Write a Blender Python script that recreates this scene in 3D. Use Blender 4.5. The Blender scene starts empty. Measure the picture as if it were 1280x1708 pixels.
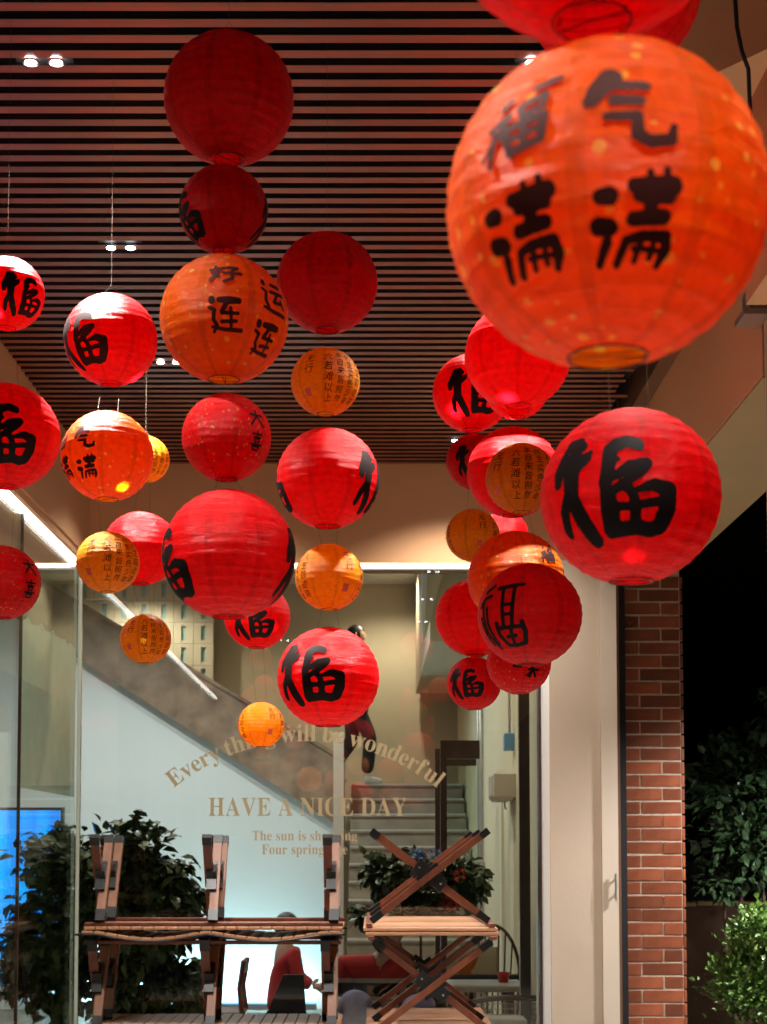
import bpy, math, random
import numpy as np
from mathutils import Vector, Matrix, noise
from math import radians as R, sin, cos, pi, tan

# ------------------------------------------------------------------ camera
scn = bpy.context.scene
COL = scn.collection
EYE, FPX, XP, TH = 1.6, 2600.0, 621.0, R(3.5)
YP = 1420 - FPX * tan(TH)
cd = bpy.data.cameras.new('camera'); cam = bpy.data.objects.new('camera', cd); COL.objects.link(cam)
cam.location = (0, 0, EYE); cam.rotation_euler = (pi / 2 + TH, 0, 0)
cd.sensor_fit = 'HORIZONTAL'; cd.sensor_width = 36.0; cd.lens = FPX / 1280 * 36
cd.shift_x = (640 - XP) / 1280; cd.shift_y = (YP - 854) / 1280
cd.clip_start = 0.05; cd.clip_end = 500
cd.dof.use_dof = True; cd.dof.focus_distance = 4.6; cd.dof.aperture_fstop = 12.0
scn.camera = cam

# ------------------------------------------------------------------ world (night), moon, exposure
w = bpy.data.worlds.new('World'); scn.world = w; w.use_nodes = True
nt = w.node_tree
sky = nt.nodes.new('ShaderNodeTexSky'); sky.sky_type = 'NISHITA'; sky.sun_disc = False
sky.sun_elevation = R(-4); sky.sun_rotation = R(160)
bg = nt.nodes['Background']; bg.inputs['Strength'].default_value = 0.06
nt.links.new(sky.outputs[0], bg.inputs['Color'])
sd = bpy.data.lights.new('moon', 'SUN'); sd.energy = 0.03; sd.angle = R(0.5); sd.color = (1, .95, .88)
so = bpy.data.objects.new('moon', sd); COL.objects.link(so); so.rotation_euler = (R(55), 0, R(-20)); so.location = (0, -5, 12)
scn.view_settings.view_transform = 'Standard'; scn.view_settings.look = 'None'
scn.view_settings.gamma = 1; scn.view_settings.exposure = -0.22
scn.cycles.use_denoising = True; scn.cycles.use_adaptive_sampling = True; scn.cycles.adaptive_threshold = .045
scn.cycles.max_bounces = 7; scn.cycles.transparent_max_bounces = 12; scn.cycles.diffuse_bounces = 4; scn.cycles.glossy_bounces = 3
scn.cycles.sample_clamp_indirect = 6.0
scn.cycles.caustics_reflective = False; scn.cycles.caustics_refractive = False

# ------------------------------------------------------------------ helpers
def P(px, py, Y):
    u = (px - XP) / FPX; v = (YP - py) / FPX
    fy = cos(TH) - v * sin(TH); fz = sin(TH) + v * cos(TH)
    return Vector((Y * u / fy, Y, EYE + Y * fz / fy))
def ppm(py, Y):
    v = (YP - py) / FPX
    return FPX * (cos(TH) - v * sin(TH)) / Y
def tag(o, label=None, cat=None, group=None, kind=None):
    if label: o['label'] = label
    if cat: o['category'] = cat
    if group: o['group'] = group
    if kind: o['kind'] = kind
    return o
def thing(name, loc, label, cat, group=None, rz=0):
    o = bpy.data.objects.new(name, None); COL.objects.link(o); o.empty_display_size = .1
    o.location = loc; o.rotation_euler = (0, 0, rz)
    return tag(o, label, cat, group)
def link(name, me, mt=None, parent=None, loc=(0, 0, 0), rot=(0, 0, 0), sc=(1, 1, 1)):
    o = bpy.data.objects.new(name, me); COL.objects.link(o)
    if mt is not None and len(me.materials) == 0: me.materials.append(mt)
    o.parent = parent; o.location = loc; o.rotation_euler = rot; o.scale = sc
    return o
def copy_tree(o, parent=None):
    c = o.copy(); COL.objects.link(c); c.parent = parent
    for ch in o.children: copy_tree(ch, c)
    return c

class MB:
    def __init__(s): s.v = []; s.f = []; s.m = []
    def add(s, vs, fs, m=0):
        n = len(s.v); s.v += [tuple(x) for x in vs]; s.f += [tuple(i + n for i in q) for q in fs]; s.m += [m] * len(fs)
        return s
    BF = [(0, 3, 2, 1), (4, 5, 6, 7), (0, 1, 5, 4), (1, 2, 6, 5), (2, 3, 7, 6), (3, 0, 4, 7)]
    def box(s, x0, x1, y0, y1, z0, z1, m=0):
        return s.add([(x0, y0, z0), (x1, y0, z0), (x1, y1, z0), (x0, y1, z0), (x0, y0, z1), (x1, y0, z1), (x1, y1, z1), (x0, y1, z1)], s.BF, m)
    def bbox(s, x0, x1, y0, y1, z0, z1, b):      # bevelled box
        bx = [(x0 + b, x1 - b, y0 + b, y1 - b, z0), (x0, x1, y0, y1, z0 + b), (x0, x1, y0, y1, z1 - b), (x0 + b, x1 - b, y0 + b, y1 - b, z1)]
        vs = []
        for a, c, d, e, z in bx: vs += [(a, d, z), (c, d, z), (c, e, z), (a, e, z)]
        fs = [(3, 2, 1, 0), (12, 13, 14, 15)]
        for k in range(3):
            for i in range(4):
                j = (i + 1) % 4; fs.append((4 * k + i, 4 * k + j, 4 * k + 4 + j, 4 * k + 4 + i))
        return s.add(vs, fs)
    def bar(s, p, q, wd, ht, up=(0, 0, 1), m=0):
        p = Vector(p); q = Vector(q); d = (q - p).normalized(); u = Vector(up)
        sd_ = d.cross(u)
        if sd_.length < 1e-4: sd_ = d.cross(Vector((1, 0, 0)))
        sd_.normalize(); u = sd_.cross(d); a = sd_ * wd / 2; b = u * ht / 2
        return s.add([p - a - b, p + a - b, p + a + b, p - a + b, q - a - b, q + a - b, q + a + b, q - a + b],
                     [(0, 3, 2, 1), (4, 5, 6, 7), (0, 1, 5, 4), (1, 2, 6, 5), (2, 3, 7, 6), (3, 0, 4, 7)], m)
    def tube(s, pts, r, n=6, cap=True):
        pts = [Vector(p) for p in pts]; rs = r if hasattr(r, '__len__') else [r] * len(pts)
        vs = []; fs = []; pu = None
        for i, p in enumerate(pts):
            d = (pts[min(i + 1, len(pts) - 1)] - pts[max(i - 1, 0)]).normalized()
            if pu is None:
                pu = d.orthogonal().normalized()
            pu = (pu - d * pu.dot(d)); pu = pu.normalized() if pu.length > 1e-5 else d.orthogonal().normalized()
            b = d.cross(pu)
            for k in range(n):
                a = 2 * pi * k / n; vs.append(p + (pu * cos(a) + b * sin(a)) * rs[i])
        for i in range(len(pts) - 1):
            for k in range(n):
                l = (k + 1) % n; fs.append((i * n + k, i * n + l, i * n + n + l, i * n + n + k))
        if cap: fs += [tuple(range(n - 1, -1, -1)), tuple(range(len(vs) - n, len(vs)))]
        return s.add(vs, fs)
    def ring(s, R0, z, r, n=40, k=5):
        vs = []; fs = []
        for i in range(n):
            a = 2 * pi * i / n
            for j in range(k):
                b = 2 * pi * j / k; rr = R0 + r * cos(b); vs.append((rr * cos(a), rr * sin(a), z + r * sin(b)))
        for i in range(n):
            for j in range(k):
                i2 = (i + 1) % n; j2 = (j + 1) % k; fs.append((i * k + j, i2 * k + j, i2 * k + j2, i * k + j2))
        return s.add(vs, fs)
    def lathe(s, prof, n=24, c=(0, 0, 0), cap=True):
        vs = []; fs = []
        for r, z in prof:
            for i in range(n):
                a = 2 * pi * i / n; vs.append((c[0] + r * cos(a), c[1] + r * sin(a), c[2] + z))
        for k in range(len(prof) - 1):
            for i in range(n):
                j = (i + 1) % n; fs.append((k * n + i, k * n + j, k * n + n + j, k * n + n + i))
        if cap: fs += [tuple(range(n - 1, -1, -1)), tuple(range(len(vs) - n, len(vs)))]
        return s.add(vs, fs)
    def prism(s, poly, y0, y1):                  # polygon in (x, z), extruded along y
        n = len(poly)
        vs = [(x, y0, z) for x, z in poly] + [(x, y1, z) for x, z in poly]
        fs = [tuple(range(n)), tuple(range(2 * n - 1, n - 1, -1))] + [(i, i + n, (i + 1) % n + n, (i + 1) % n) for i in range(n)]
        return s.add(vs, fs)
    def mesh(s, name, mats=None, smooth=False):
        me = bpy.data.meshes.new(name); me.from_pydata(s.v, [], s.f)
        for m in (mats or []): me.materials.append(m)
        if any(s.m): me.polygons.foreach_set('material_index', s.m)
        if smooth: me.polygons.foreach_set('use_smooth', [True] * len(me.polygons))
        me.update(); return me
    def build(s, name, mt, parent=None, loc=(0, 0, 0), rot=(0, 0, 0), smooth=False):
        return link(name, s.mesh(name, mt if isinstance(mt, list) else [mt], smooth), None, parent, loc, rot)

def grid_bump(n, l, tex, strength, dist=.01):
    b = n.new('ShaderNodeBump'); b.inputs['Strength'].default_value = strength; b.inputs['Distance'].default_value = dist
    l.new(tex, b.inputs['Height']); return b
def mat(name, col, rough=.6, metal=0, var=.0, vs=6.0, bump=0, bs=40, spec=.5, coat=0, stretch=(1, 1, 1), rnd=0, emit=None, es=0):
    m = bpy.data.materials.new(name); m.use_nodes = True; n = m.node_tree.nodes; l = m.node_tree.links
    p = n['Principled BSDF']; p.inputs['Roughness'].default_value = rough; p.inputs['Metallic'].default_value = metal
    p.inputs['Specular IOR Level'].default_value = spec; p.inputs['Coat Weight'].default_value = coat
    p.inputs['Base Color'].default_value = (*col, 1)
    tc = n.new('ShaderNodeTexCoord'); mp = n.new('ShaderNodeMapping'); mp.inputs['Scale'].default_value = stretch
    l.new(tc.outputs['Object'], mp.inputs['Vector'])
    fac = None
    if var:
        t = n.new('ShaderNodeTexNoise'); t.inputs['Scale'].default_value = vs; t.inputs['Detail'].default_value = 6
        l.new(mp.outputs[0], t.inputs['Vector'])
        mr = n.new('ShaderNodeMapRange'); mr.inputs['From Min'].default_value = .3; mr.inputs['From Max'].default_value = .7
        mr.inputs['To Min'].default_value = 1 - var; mr.inputs['To Max'].default_value = 1 + var
        l.new(t.outputs['Fac'], mr.inputs['Value']); fac = mr.outputs[0]
        rr = n.new('ShaderNodeMapRange'); rr.inputs['To Min'].default_value = max(0, rough - .15); rr.inputs['To Max'].default_value = min(1, rough + .15)
        l.new(t.outputs['Fac'], rr.inputs['Value']); l.new(rr.outputs[0], p.inputs['Roughness'])
    if rnd:
        oi = n.new('ShaderNodeObjectInfo'); m2 = n.new('ShaderNodeMapRange')
        m2.inputs['To Min'].default_value = 1 - rnd; m2.inputs['To Max'].default_value = 1 + rnd
        l.new(oi.outputs['Random'], m2.inputs['Value'])
        if fac:
            mm = n.new('ShaderNodeMath'); mm.operation = 'MULTIPLY'; l.new(fac, mm.inputs[0]); l.new(m2.outputs[0], mm.inputs[1]); fac = mm.outputs[0]
        else: fac = m2.outputs[0]
    if fac:
        vm = n.new('ShaderNodeVectorMath'); vm.operation = 'SCALE'; vm.inputs[0].default_value = col
        l.new(fac, vm.inputs['Scale']); l.new(vm.outputs[0], p.inputs['Base Color'])
    if bump:
        t2 = n.new('ShaderNodeTexNoise'); t2.inputs['Scale'].default_value = bs; t2.inputs['Detail'].default_value = 4
        l.new(mp.outputs[0], t2.inputs['Vector']); b = grid_bump(n, l, t2.outputs['Fac'], bump); l.new(b.outputs[0], p.inputs['Normal'])
    if emit:
        p.inputs['Emission Color'].default_value = (*emit, 1); p.inputs['Emission Strength'].default_value = es
    return m
def glass_mat(name, tint=(.93, .97, .95), refl=1.0):
    m = bpy.data.materials.new(name); m.use_nodes = True; n = m.node_tree.nodes; l = m.node_tree.links
    n.remove(n['Principled BSDF']); o = n['Material Output']
    tr = n.new('ShaderNodeBsdfTransparent'); tr.inputs[0].default_value = (*tint, 1)
    gl = n.new('ShaderNodeBsdfGlossy'); gl.inputs['Roughness'].default_value = .0; gl.inputs[0].default_value = (1, 1, 1, 1)
    fr = n.new('ShaderNodeFresnel'); fr.inputs['IOR'].default_value = 1.5
    mm = n.new('ShaderNodeMath'); mm.operation = 'MULTIPLY'; mm.inputs[1].default_value = refl; mm.use_clamp = True
    l.new(fr.outputs[0], mm.inputs[0])
    mx = n.new('ShaderNodeMixShader'); l.new(mm.outputs[0], mx.inputs[0]); l.new(tr.outputs[0], mx.inputs[1]); l.new(gl.outputs[0], mx.inputs[2])
    l.new(mx.outputs[0], o.inputs[0]); return m
def paper_mat(name, col, trans, gold=None, gscale=9, crinkle=.4):
    """thin lantern paper: diffuse + translucent, waxy sheen, crinkled; overlapping gore seams; optional printed gold dots"""
    m = bpy.data.materials.new(name); m.use_nodes = True; n = m.node_tree.nodes; l = m.node_tree.links
    n.remove(n['Principled BSDF']); o = n['Material Output']
    tc = n.new('ShaderNodeTexCoord')
    oi = n.new('ShaderNodeObjectInfo')
    off = n.new('ShaderNodeVectorMath'); off.operation = 'ADD'; l.new(tc.outputs['Object'], off.inputs[0])
    sc = n.new('ShaderNodeVectorMath'); sc.operation = 'SCALE'; sc.inputs[0].default_value = (13, 7, 5); l.new(oi.outputs['Random'], sc.inputs['Scale'])
    l.new(sc.outputs[0], off.inputs[1])
    # crinkles, long along the ribs
    mp = n.new('ShaderNodeMapping'); mp.inputs['Scale'].default_value = (2.2, 2.2, 9); l.new(off.outputs[0], mp.inputs['Vector'])
    cr = n.new('ShaderNodeTexNoise'); cr.inputs['Scale'].default_value = 1.7; cr.inputs['Detail'].default_value = 5; cr.inputs['Roughness'].default_value = .6
    l.new(mp.outputs[0], cr.inputs['Vector'])
    rg = n.new('ShaderNodeMath'); rg.operation = 'SUBTRACT'; rg.inputs[1].default_value = .5; l.new(cr.outputs['Fac'], rg.inputs[0])
    ab = n.new('ShaderNodeMath'); ab.operation = 'ABSOLUTE'; l.new(rg.outputs[0], ab.inputs[0])
    bp = grid_bump(n, l, ab.outputs[0], crinkle, .05); bp.invert = True
    # gore seams from the longitude
    sx = n.new('ShaderNodeSeparateXYZ'); l.new(tc.outputs['Object'], sx.inputs[0])
    at = n.new('ShaderNodeMath'); at.operation = 'ARCTAN2'; l.new(sx.outputs[1], at.inputs[0]); l.new(sx.outputs[0], at.inputs[1])
    m1 = n.new('ShaderNodeMath'); m1.operation = 'MULTIPLY'; m1.inputs[1].default_value = 8 / (2 * pi); l.new(at.outputs[0], m1.inputs[0])
    fr = n.new('ShaderNodeMath'); fr.operation = 'FRACT'; l.new(m1.outputs[0], fr.inputs[0])
    le = n.new('ShaderNodeMath'); le.operation = 'LESS_THAN'; le.inputs[1].default_value = .15; l.new(fr.outputs[0], le.inputs[0])
    # fibre mottling
    fb = n.new('ShaderNodeTexNoise'); fb.inputs['Scale'].default_value = 9; fb.inputs['Detail'].default_value = 8; l.new(off.outputs[0], fb.inputs['Vector'])
    mr = n.new('ShaderNodeMapRange'); mr.inputs['From Min'].default_value = .3; mr.inputs['From Max'].default_value = .7
    mr.inputs['To Min'].default_value = .86; mr.inputs['To Max'].default_value = 1.1; l.new(fb.outputs['Fac'], mr.inputs['Value'])
    cs = n.new('ShaderNodeVectorMath'); cs.operation = 'SCALE'; cs.inputs[0].default_value = col; l.new(mr.outputs[0], cs.inputs['Scale'])
    colr = cs.outputs[0]
    if gold:
        vo = n.new('ShaderNodeTexVoronoi'); vo.inputs['Scale'].default_value = gscale; l.new(off.outputs[0], vo.inputs['Vector'])
        nz = n.new('ShaderNodeTexNoise'); nz.inputs['Scale'].default_value = 30; l.new(off.outputs[0], nz.inputs['Vector'])
        sep = n.new('ShaderNodeSeparateColor'); l.new(vo.outputs['Color'], sep.inputs[0])
        th = n.new('ShaderNodeMath'); th.operation = 'MULTIPLY_ADD'; th.inputs[1].default_value = .42; th.inputs[2].default_value = -.10; l.new(sep.outputs[0], th.inputs[0])
        dn = n.new('ShaderNodeMath'); dn.operation = 'MULTIPLY_ADD'; dn.inputs[1].default_value = .22; l.new(nz.outputs['Fac'], dn.inputs[0]); l.new(vo.outputs['Distance'], dn.inputs[2])
        d2 = n.new('ShaderNodeMath'); d2.operation = 'SUBTRACT'; d2.inputs[1].default_value = .11; l.new(dn.outputs[0], d2.inputs[0])
        lt = n.new('ShaderNodeMath'); lt.operation = 'LESS_THAN'; l.new(d2.outputs[0], lt.inputs[0]); l.new(th.outputs[0], lt.inputs[1])
        mx = n.new('ShaderNodeMix'); mx.data_type = 'RGBA'; l.new(lt.outputs[0], mx.inputs['Factor'])
        l.new(colr, mx.inputs['A']); mx.inputs['B'].default_value = (*gold, 1); colr = mx.outputs['Result']
    sm = n.new('ShaderNodeMapRange'); sm.inputs['To Min'].default_value = 1; sm.inputs['To Max'].default_value = .80; l.new(le.outputs[0], sm.inputs['Value'])
    ts = n.new('ShaderNodeVectorMath'); ts.operation = 'SCALE'; l.new(colr, ts.inputs[0]); l.new(sm.outputs[0], ts.inputs['Scale'])
    df = n.new('ShaderNodeBsdfDiffuse'); l.new(colr, df.inputs[0]); l.new(bp.outputs[0], df.inputs['Normal'])
    tl = n.new('ShaderNodeBsdfTranslucent'); l.new(ts.outputs[0], tl.inputs[0])
    mx1 = n.new('ShaderNodeMixShader'); mx1.inputs[0].default_value = trans; l.new(df.outputs[0], mx1.inputs[1]); l.new(tl.outputs[0], mx1.inputs[2])
    gl = n.new('ShaderNodeBsdfGlossy'); gl.inputs['Roughness'].default_value = .33; gl.inputs[0].default_value = (1, .93, .93, 1); l.new(bp.outputs[0], gl.inputs['Normal'])
    f2 = n.new('ShaderNodeFresnel'); f2.inputs['IOR'].default_value = 1.45; l.new(bp.outputs[0], f2.inputs['Normal'])
    mx2 = n.new('ShaderNodeMixShader'); f3 = n.new('ShaderNodeMath'); f3.operation = 'MULTIPLY'; f3.inputs[1].default_value = .2; l.new(f2.outputs[0], f3.inputs[0]); l.new(f3.outputs[0], mx2.inputs[0]); l.new(mx1.outputs[0], mx2.inputs[1]); l.new(gl.outputs[0], mx2.inputs[2])
    l.new(mx2.outputs[0], o.inputs[0]); return m
def leaf_mat(name, col, col2, rough=.35):
    m = bpy.data.materials.new(name); m.use_nodes = True; n = m.node_tree.nodes; l = m.node_tree.links
    p = n['Principled BSDF']; p.inputs['Roughness'].default_value = rough
    g = n.new('ShaderNodeTexNoise'); g.inputs['Scale'].default_value = 14; tc = n.new('ShaderNodeTexCoord'); l.new(tc.outputs['Object'], g.inputs['Vector'])
    r = n.new('ShaderNodeValToRGB'); r.color_ramp.elements[0].position = .35; r.color_ramp.elements[1].position = .65
    r.color_ramp.elements[0].color = (*col, 1); r.color_ramp.elements[1].color = (*col2, 1)
    l.new(g.outputs['Fac'], r.inputs[0]); l.new(r.outputs[0], p.inputs['Base Color'])
    return m

M = {}
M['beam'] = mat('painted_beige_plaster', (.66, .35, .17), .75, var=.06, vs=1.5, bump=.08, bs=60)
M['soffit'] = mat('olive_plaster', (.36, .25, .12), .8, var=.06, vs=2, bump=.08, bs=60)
M['column'] = mat('cream_plaster', (.52, .405, .30), .7, var=.09, vs=1.7, bump=.05, bs=80)
M['slat'] = mat('slat_laminate', (.21, .046, .014), .4, var=.22, vs=5, stretch=(.6, 14, 4), rnd=.12)
M['black'] = mat('matt_black', (.006, .006, .006), .8)
M['blackmetal'] = mat('black_metal', (.012, .012, .013), .35, metal=.3)
M['trim'] = mat('brown_trim', (.16, .07, .035), .5, var=.15, vs=8, stretch=(8, .6, 8))
M['led'] = mat('led_diffuser', (.9, .9, .9), .4, emit=(1, .96, .93), es=9)
M['lens'] = mat('downlight_lens', (.9, .9, .9), .3, emit=(.92, .97, 1), es=40)
M['rim'] = mat('downlight_reflector', (.75, .75, .78), .18, metal=1)
M['alu'] = mat('aluminium_profile', (.55, .53, .5), .35, metal=.8)
M['glass'] = glass_mat('clear_glass')
M['glass_side'] = glass_mat('clear_glass_side', (.9, .96, .93), .4)
M['glass_edge'] = mat('glass_edge', (.62, .66, .56), .25, spec=.8)
M['film'] = paper_mat('frosted_film', (.74, .82, .68), .5, None, 9, 0.0)
M['gold'] = mat('gold_vinyl', (.42, .33, .18), .55)
M['frame'] = mat('dark_brown_frame', (.045, .02, .014), .35, var=.1, vs=4)
M['white'] = mat('white_paint', (.75, .74, .71), .6, var=.03, vs=1)
M['wallbeige'] = mat('interior_beige', (.56, .47, .34), .75, var=.05, vs=.9, bump=.04, bs=50)
M['wallyellow'] = mat('interior_cream', (.66, .58, .40), .7, var=.05, vs=1.2, bump=.04, bs=50)
M['stone'] = mat('brown_stone', (.30, .19, .12), .45, var=.42, vs=4.5, bump=.05, bs=20)
M['step'] = mat('stair_stone', (.31, .25, .19), .5, var=.2, vs=5, bump=.05, bs=30)
M['nosing'] = mat('nosing_strip', (.62, .6, .55), .35, metal=.3)
M['floor'] = mat('interior_floor', (.22, .16, .11), .3, var=.15, vs=2)
M['ground'] = mat('ground_paving', (.24, .215, .185), .8, var=.2, vs=.8, bump=.2, bs=30)
M['blockm'] = mat('cream_breeze_block', (.62, .56, .44), .75, var=.05, vs=4, rnd=.05, bump=.1, bs=50)
M['teal'] = mat('teal_pane', (.34, .55, .58), .3)
M['brick'] = mat('glazed_brick', (.20, .052, .021), .36, var=.25, vs=9, rnd=.36, bump=.12, bs=55)
M['mortar'] = mat('mortar', (.40, .30, .22), .9, var=.2, vs=30, bump=.3, bs=120)
M['wood_red'] = mat('wood_red_oil', (.14, .034, .013), .42, var=.25, vs=5, stretch=(6, 6, 1.2), rnd=.12)
M['wood_leg'] = mat('wood_leg_pale', (.19, .072, .030), .45, var=.2, vs=5, stretch=(6, 6, 1.2), rnd=.1)
M['wood_pale'] = mat('wood_pale', (.42, .20, .10), .45, var=.2, vs=5, stretch=(10, 1, 10), rnd=.15)
M['steel'] = mat('steel_bracket', (.5, .5, .5), .3, metal=.9)
M['ink'] = mat('black_ink', (.010, .006, .006), .55, spec=.08)
M['ink2'] = mat('brown_ink', (.045, .008, .006), .6, spec=.08)
M['seal'] = mat('red_seal', (.62, .09, .05), .6)
M['thread'] = mat('thread', (.10, .07, .05), .9)
M['wire'] = mat('rib_wire', (.10, .03, .02), .5, metal=.4)
M['red'] = paper_mat('red_paper', (.90, .002, .006), .66)
M['redgold'] = paper_mat('red_paper_gold', (.88, .003, .006), .66, (.85, .32, .05), 11)
M['orange'] = paper_mat('orange_paper_gold', (.99, .16, .001), .72, (.98, .55, .06), 7)
M['amber'] = paper_mat('amber_paper', (.99, .38, .008), .74)
M['leaf_dark'] = leaf_mat('leaf_dark', (.024, .05, .02), (.05, .09, .035), .22)
M['leaf_in'] = leaf_mat('leaf_indoor', (.026, .055, .018), (.08, .125, .04), .4)
M['leaf_bright'] = leaf_mat('leaf_bright', (.045, .10, .014), (.11, .19, .03), .38)
M['bark'] = mat('bark', (.10, .06, .035), .85, var=.3, vs=12, bump=.4, bs=40)
M['pot'] = mat('pot_glaze', (.08, .06, .05), .4)
M['screen'] = mat('blue_screen', (.02, .1, .3), .3, emit=(.0, .27, 1.0), es=2.4)
_n = M['screen'].node_tree.nodes; _l = M['screen'].node_tree.links
_t = _n.new('ShaderNodeTexNoise'); _t.inputs['Scale'].default_value = 3; _m = _n.new('ShaderNodeMapping'); _m.inputs['Scale'].default_value = (3, 1, .35)
_c = _n.new('ShaderNodeTexCoord'); _l.new(_c.outputs['Object'], _m.inputs['Vector']); _l.new(_m.outputs[0], _t.inputs['Vector'])
_r = _n.new('ShaderNodeValToRGB'); _r.color_ramp.elements[0].position = .35; _r.color_ramp.elements[1].position = .7
_r.color_ramp.elements[0].color = (0, .16, .8, 1); _r.color_ramp.elements[1].color = (.01, .42, 1, 1)
_l.new(_t.outputs['Fac'], _r.inputs[0]); _l.new(_r.outputs[0], _n['Principled BSDF'].inputs['Emission Color'])
M['plastic_w'] = mat('white_plastic', (.72, .66, .6), .4)
M['blue_box'] = mat('blue_plastic', (.16, .4, .7), .4)
M['cyan_led'] = mat('cyan_tube', (.1, .5, .8), .4, emit=(.02, .55, 1), es=3)
M['skin'] = mat('skin', (.50, .30, .22), .5)
M['hair'] = mat('hair', (.012, .010, .010), .45)
M['cloth_dark'] = mat('dark_cloth', (.02, .02, .024), .85, var=.2, vs=20)
M['cloth_red'] = mat('red_cloth', (.42, .02, .025), .8, var=.2, vs=12)
M['cloth_blue'] = mat('lilac_denim', (.22, .20, .40), .85, var=.22, vs=14, bump=.3, bs=25)
M['shoe'] = mat('pale_shoe', (.55, .52, .48), .6)
M['chairwood'] = mat('dark_chair_wood', (.10, .04, .018), .4, var=.2, vs=8)
M['cane'] = mat('cane_weave', (.42, .27, .14), .7, var=.15, vs=60)
M['marble'] = mat('white_table', (.72, .70, .66), .3, var=.05, vs=4)
M['redplastic'] = mat('red_plastic', (.62, .02, .03), .35)

# ------------------------------------------------------------------ main dimensions
YG = 8.30                                   # glass plane
YF = 8.23                                   # fascia above it
H = P(621, 774.6, YF).z                     # slat underside
SOF = P(621, 938, YF).z                     # soffit
XL, XGL, XR, XRO = -1.513, -1.567, 1.262, 1.675
def zs(py): return (P(621, py, 1.0).z - EYE)
PITCH = (YF - (H - EYE) / zs(9.4)) / 59.5

# ------------------------------------------------------------------ ground, floors
tag(MB().add([(-120, -60, 0), (120, -60, 0), (120, 240, 0), (-120, 240, 0)], [(0, 1, 2, 3)]).build('ground', M['ground']), kind='structure')
tag(MB().add([(-5, 8.35, .006), (.95, 8.35, .006), (.95, 18.6, .006), (-5, 18.6, .006)], [(0, 1, 2, 3)]).build('interior_floor', M['floor']), kind='structure')
tag(MB().add([(-5, 0, .006), (-1.6, 0, .006), (-1.6, 8.345, .006), (-5, 8.345, .006)], [(0, 1, 2, 3)]).build('side_room_floor', M['floor']), kind='structure')

# ------------------------------------------------------------------ porch ceiling
ceil = thing('porch_ceiling', (0, 0, H), 'dark brown slatted porch ceiling above all the hanging lanterns', 'ceiling')
MB().box(-3, 3, -3.2, YF + .02, .13, .18).build('backing_board', M['black'], ceil)
sw, sh = PITCH * .50, .075
slat_me = MB().box(XL + .004, 1.0, -sw / 2, sw / 2, 0.0015, sh, 1).add(
    [(XL + .004, -sw / 2, 0), (1.0, -sw / 2, 0), (1.0, sw / 2, 0), (XL + .004, sw / 2, 0)], [(0, 3, 2, 1)], 0).mesh('slat', [M['slat'], M['black']])  # slat sides black: shade between the slats put into the colour
random.seed(3)
k = 0
while True:
    y = YF - PITCH * (k + .45)
    if y < -3: break
    o = link('slat', slat_me, None, ceil, (0, y, 0))
    o.scale.x = 1.0
    k += 1
# the slats stop unevenly at a dark shadow gap on the right: short end pieces
end_me = MB().box(0, .13, -sw / 2, sw / 2, 0.0015, sh, 1).add([(0, -sw / 2, 0), (.13, -sw / 2, 0), (.13, sw / 2, 0), (0, sw / 2, 0)], [(0, 3, 2, 1)], 0).mesh('slat_end', [M['slat'], M['black']])  # black sides paint the same shade on the end pieces
for i in range(62):
    o = link('slat_end', end_me, None, ceil, (1.0, YF - PITCH * (i + .45), 0)); o.scale.x = random.choice([.75, .9, 1.0, 1.25])
MB().box(1.195, 1.258, -3, YF, -.03, .12).build('edge_trim', M['trim'], ceil)

# recessed double downlights (the lamps of the porch)
def downlight(x, y, z, n, label, power, size=R(92), group='double downlights in the slatted ceiling'):
    t = thing('double_downlight', (x, y, z - .004), label, 'downlight', group)
    MB().box(-.075, .075, -.04, .04, .012, .07).build('housing', M['black'], t)
    for s in (-1, 1):
        c = (s * .0335, 0, 0)
        MB().lathe([(.021, -.004), (.0215, .0005), (.017, .0005), (.0155, -.001)], 20, c, False).build('reflector', M['rim'], t, smooth=True)
        MB().lathe([(.0155, -.002), (.011, -.005), (.003, -.0065)], 16, c).build('lens', M['lens'], t, smooth=True)
    ld = bpy.data.lights.new('downlight_beam', 'SPOT'); ld.energy = power; ld.spot_size = size; ld.spot_blend = 1.0
    ld.shadow_soft_size = .03; ld.color = (1, .95, .88)
    lo = bpy.data.objects.new('downlight_beam', ld); COL.objects.link(lo); lo.parent = t; lo.location = (0, 0, -.03)
    return t
d0, d2_ = (H - EYE) / zs(100), (H - EYE) / zs(602); sp_ = (d2_ - d0) / 2
DLY = [d0 + sp_ * k_ for k_ in (-3, -2, -1, 0, 1, 2, 3)]
where = {'left': ['nearest the camera', 'a little ahead of the camera', 'above the tall middle left string, out of frame', 'at the top left corner of the picture',
                  'above the white topped lantern', 'just left of the orange good luck lantern', 'hidden behind the small gold dotted lantern'],
         'right': ['nearest the camera', 'a little ahead of the camera', 'above the big orange lantern, out of frame', 'peeping out left of the big orange lantern',
                   'hidden behind the big orange lantern', 'hidden behind the plain dark red lantern', 'nearest the fascia beam']}
for x, side in ((-.86, 'left'), (.45, 'right')):
    for i, y in enumerate(DLY):
        pw = ((130, 1100, 560, 1700, 1100, 270, 130) if side == 'left' else (460, 300, 220, 1500, 900, 290, 190))[i]
        downlight(x, y, H, i, 'twin recessed downlight of the %s row, %s' % (side, where[side][i]), pw, R((104, 90, 82, 72, 84, 112, 128)[i]))

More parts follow.
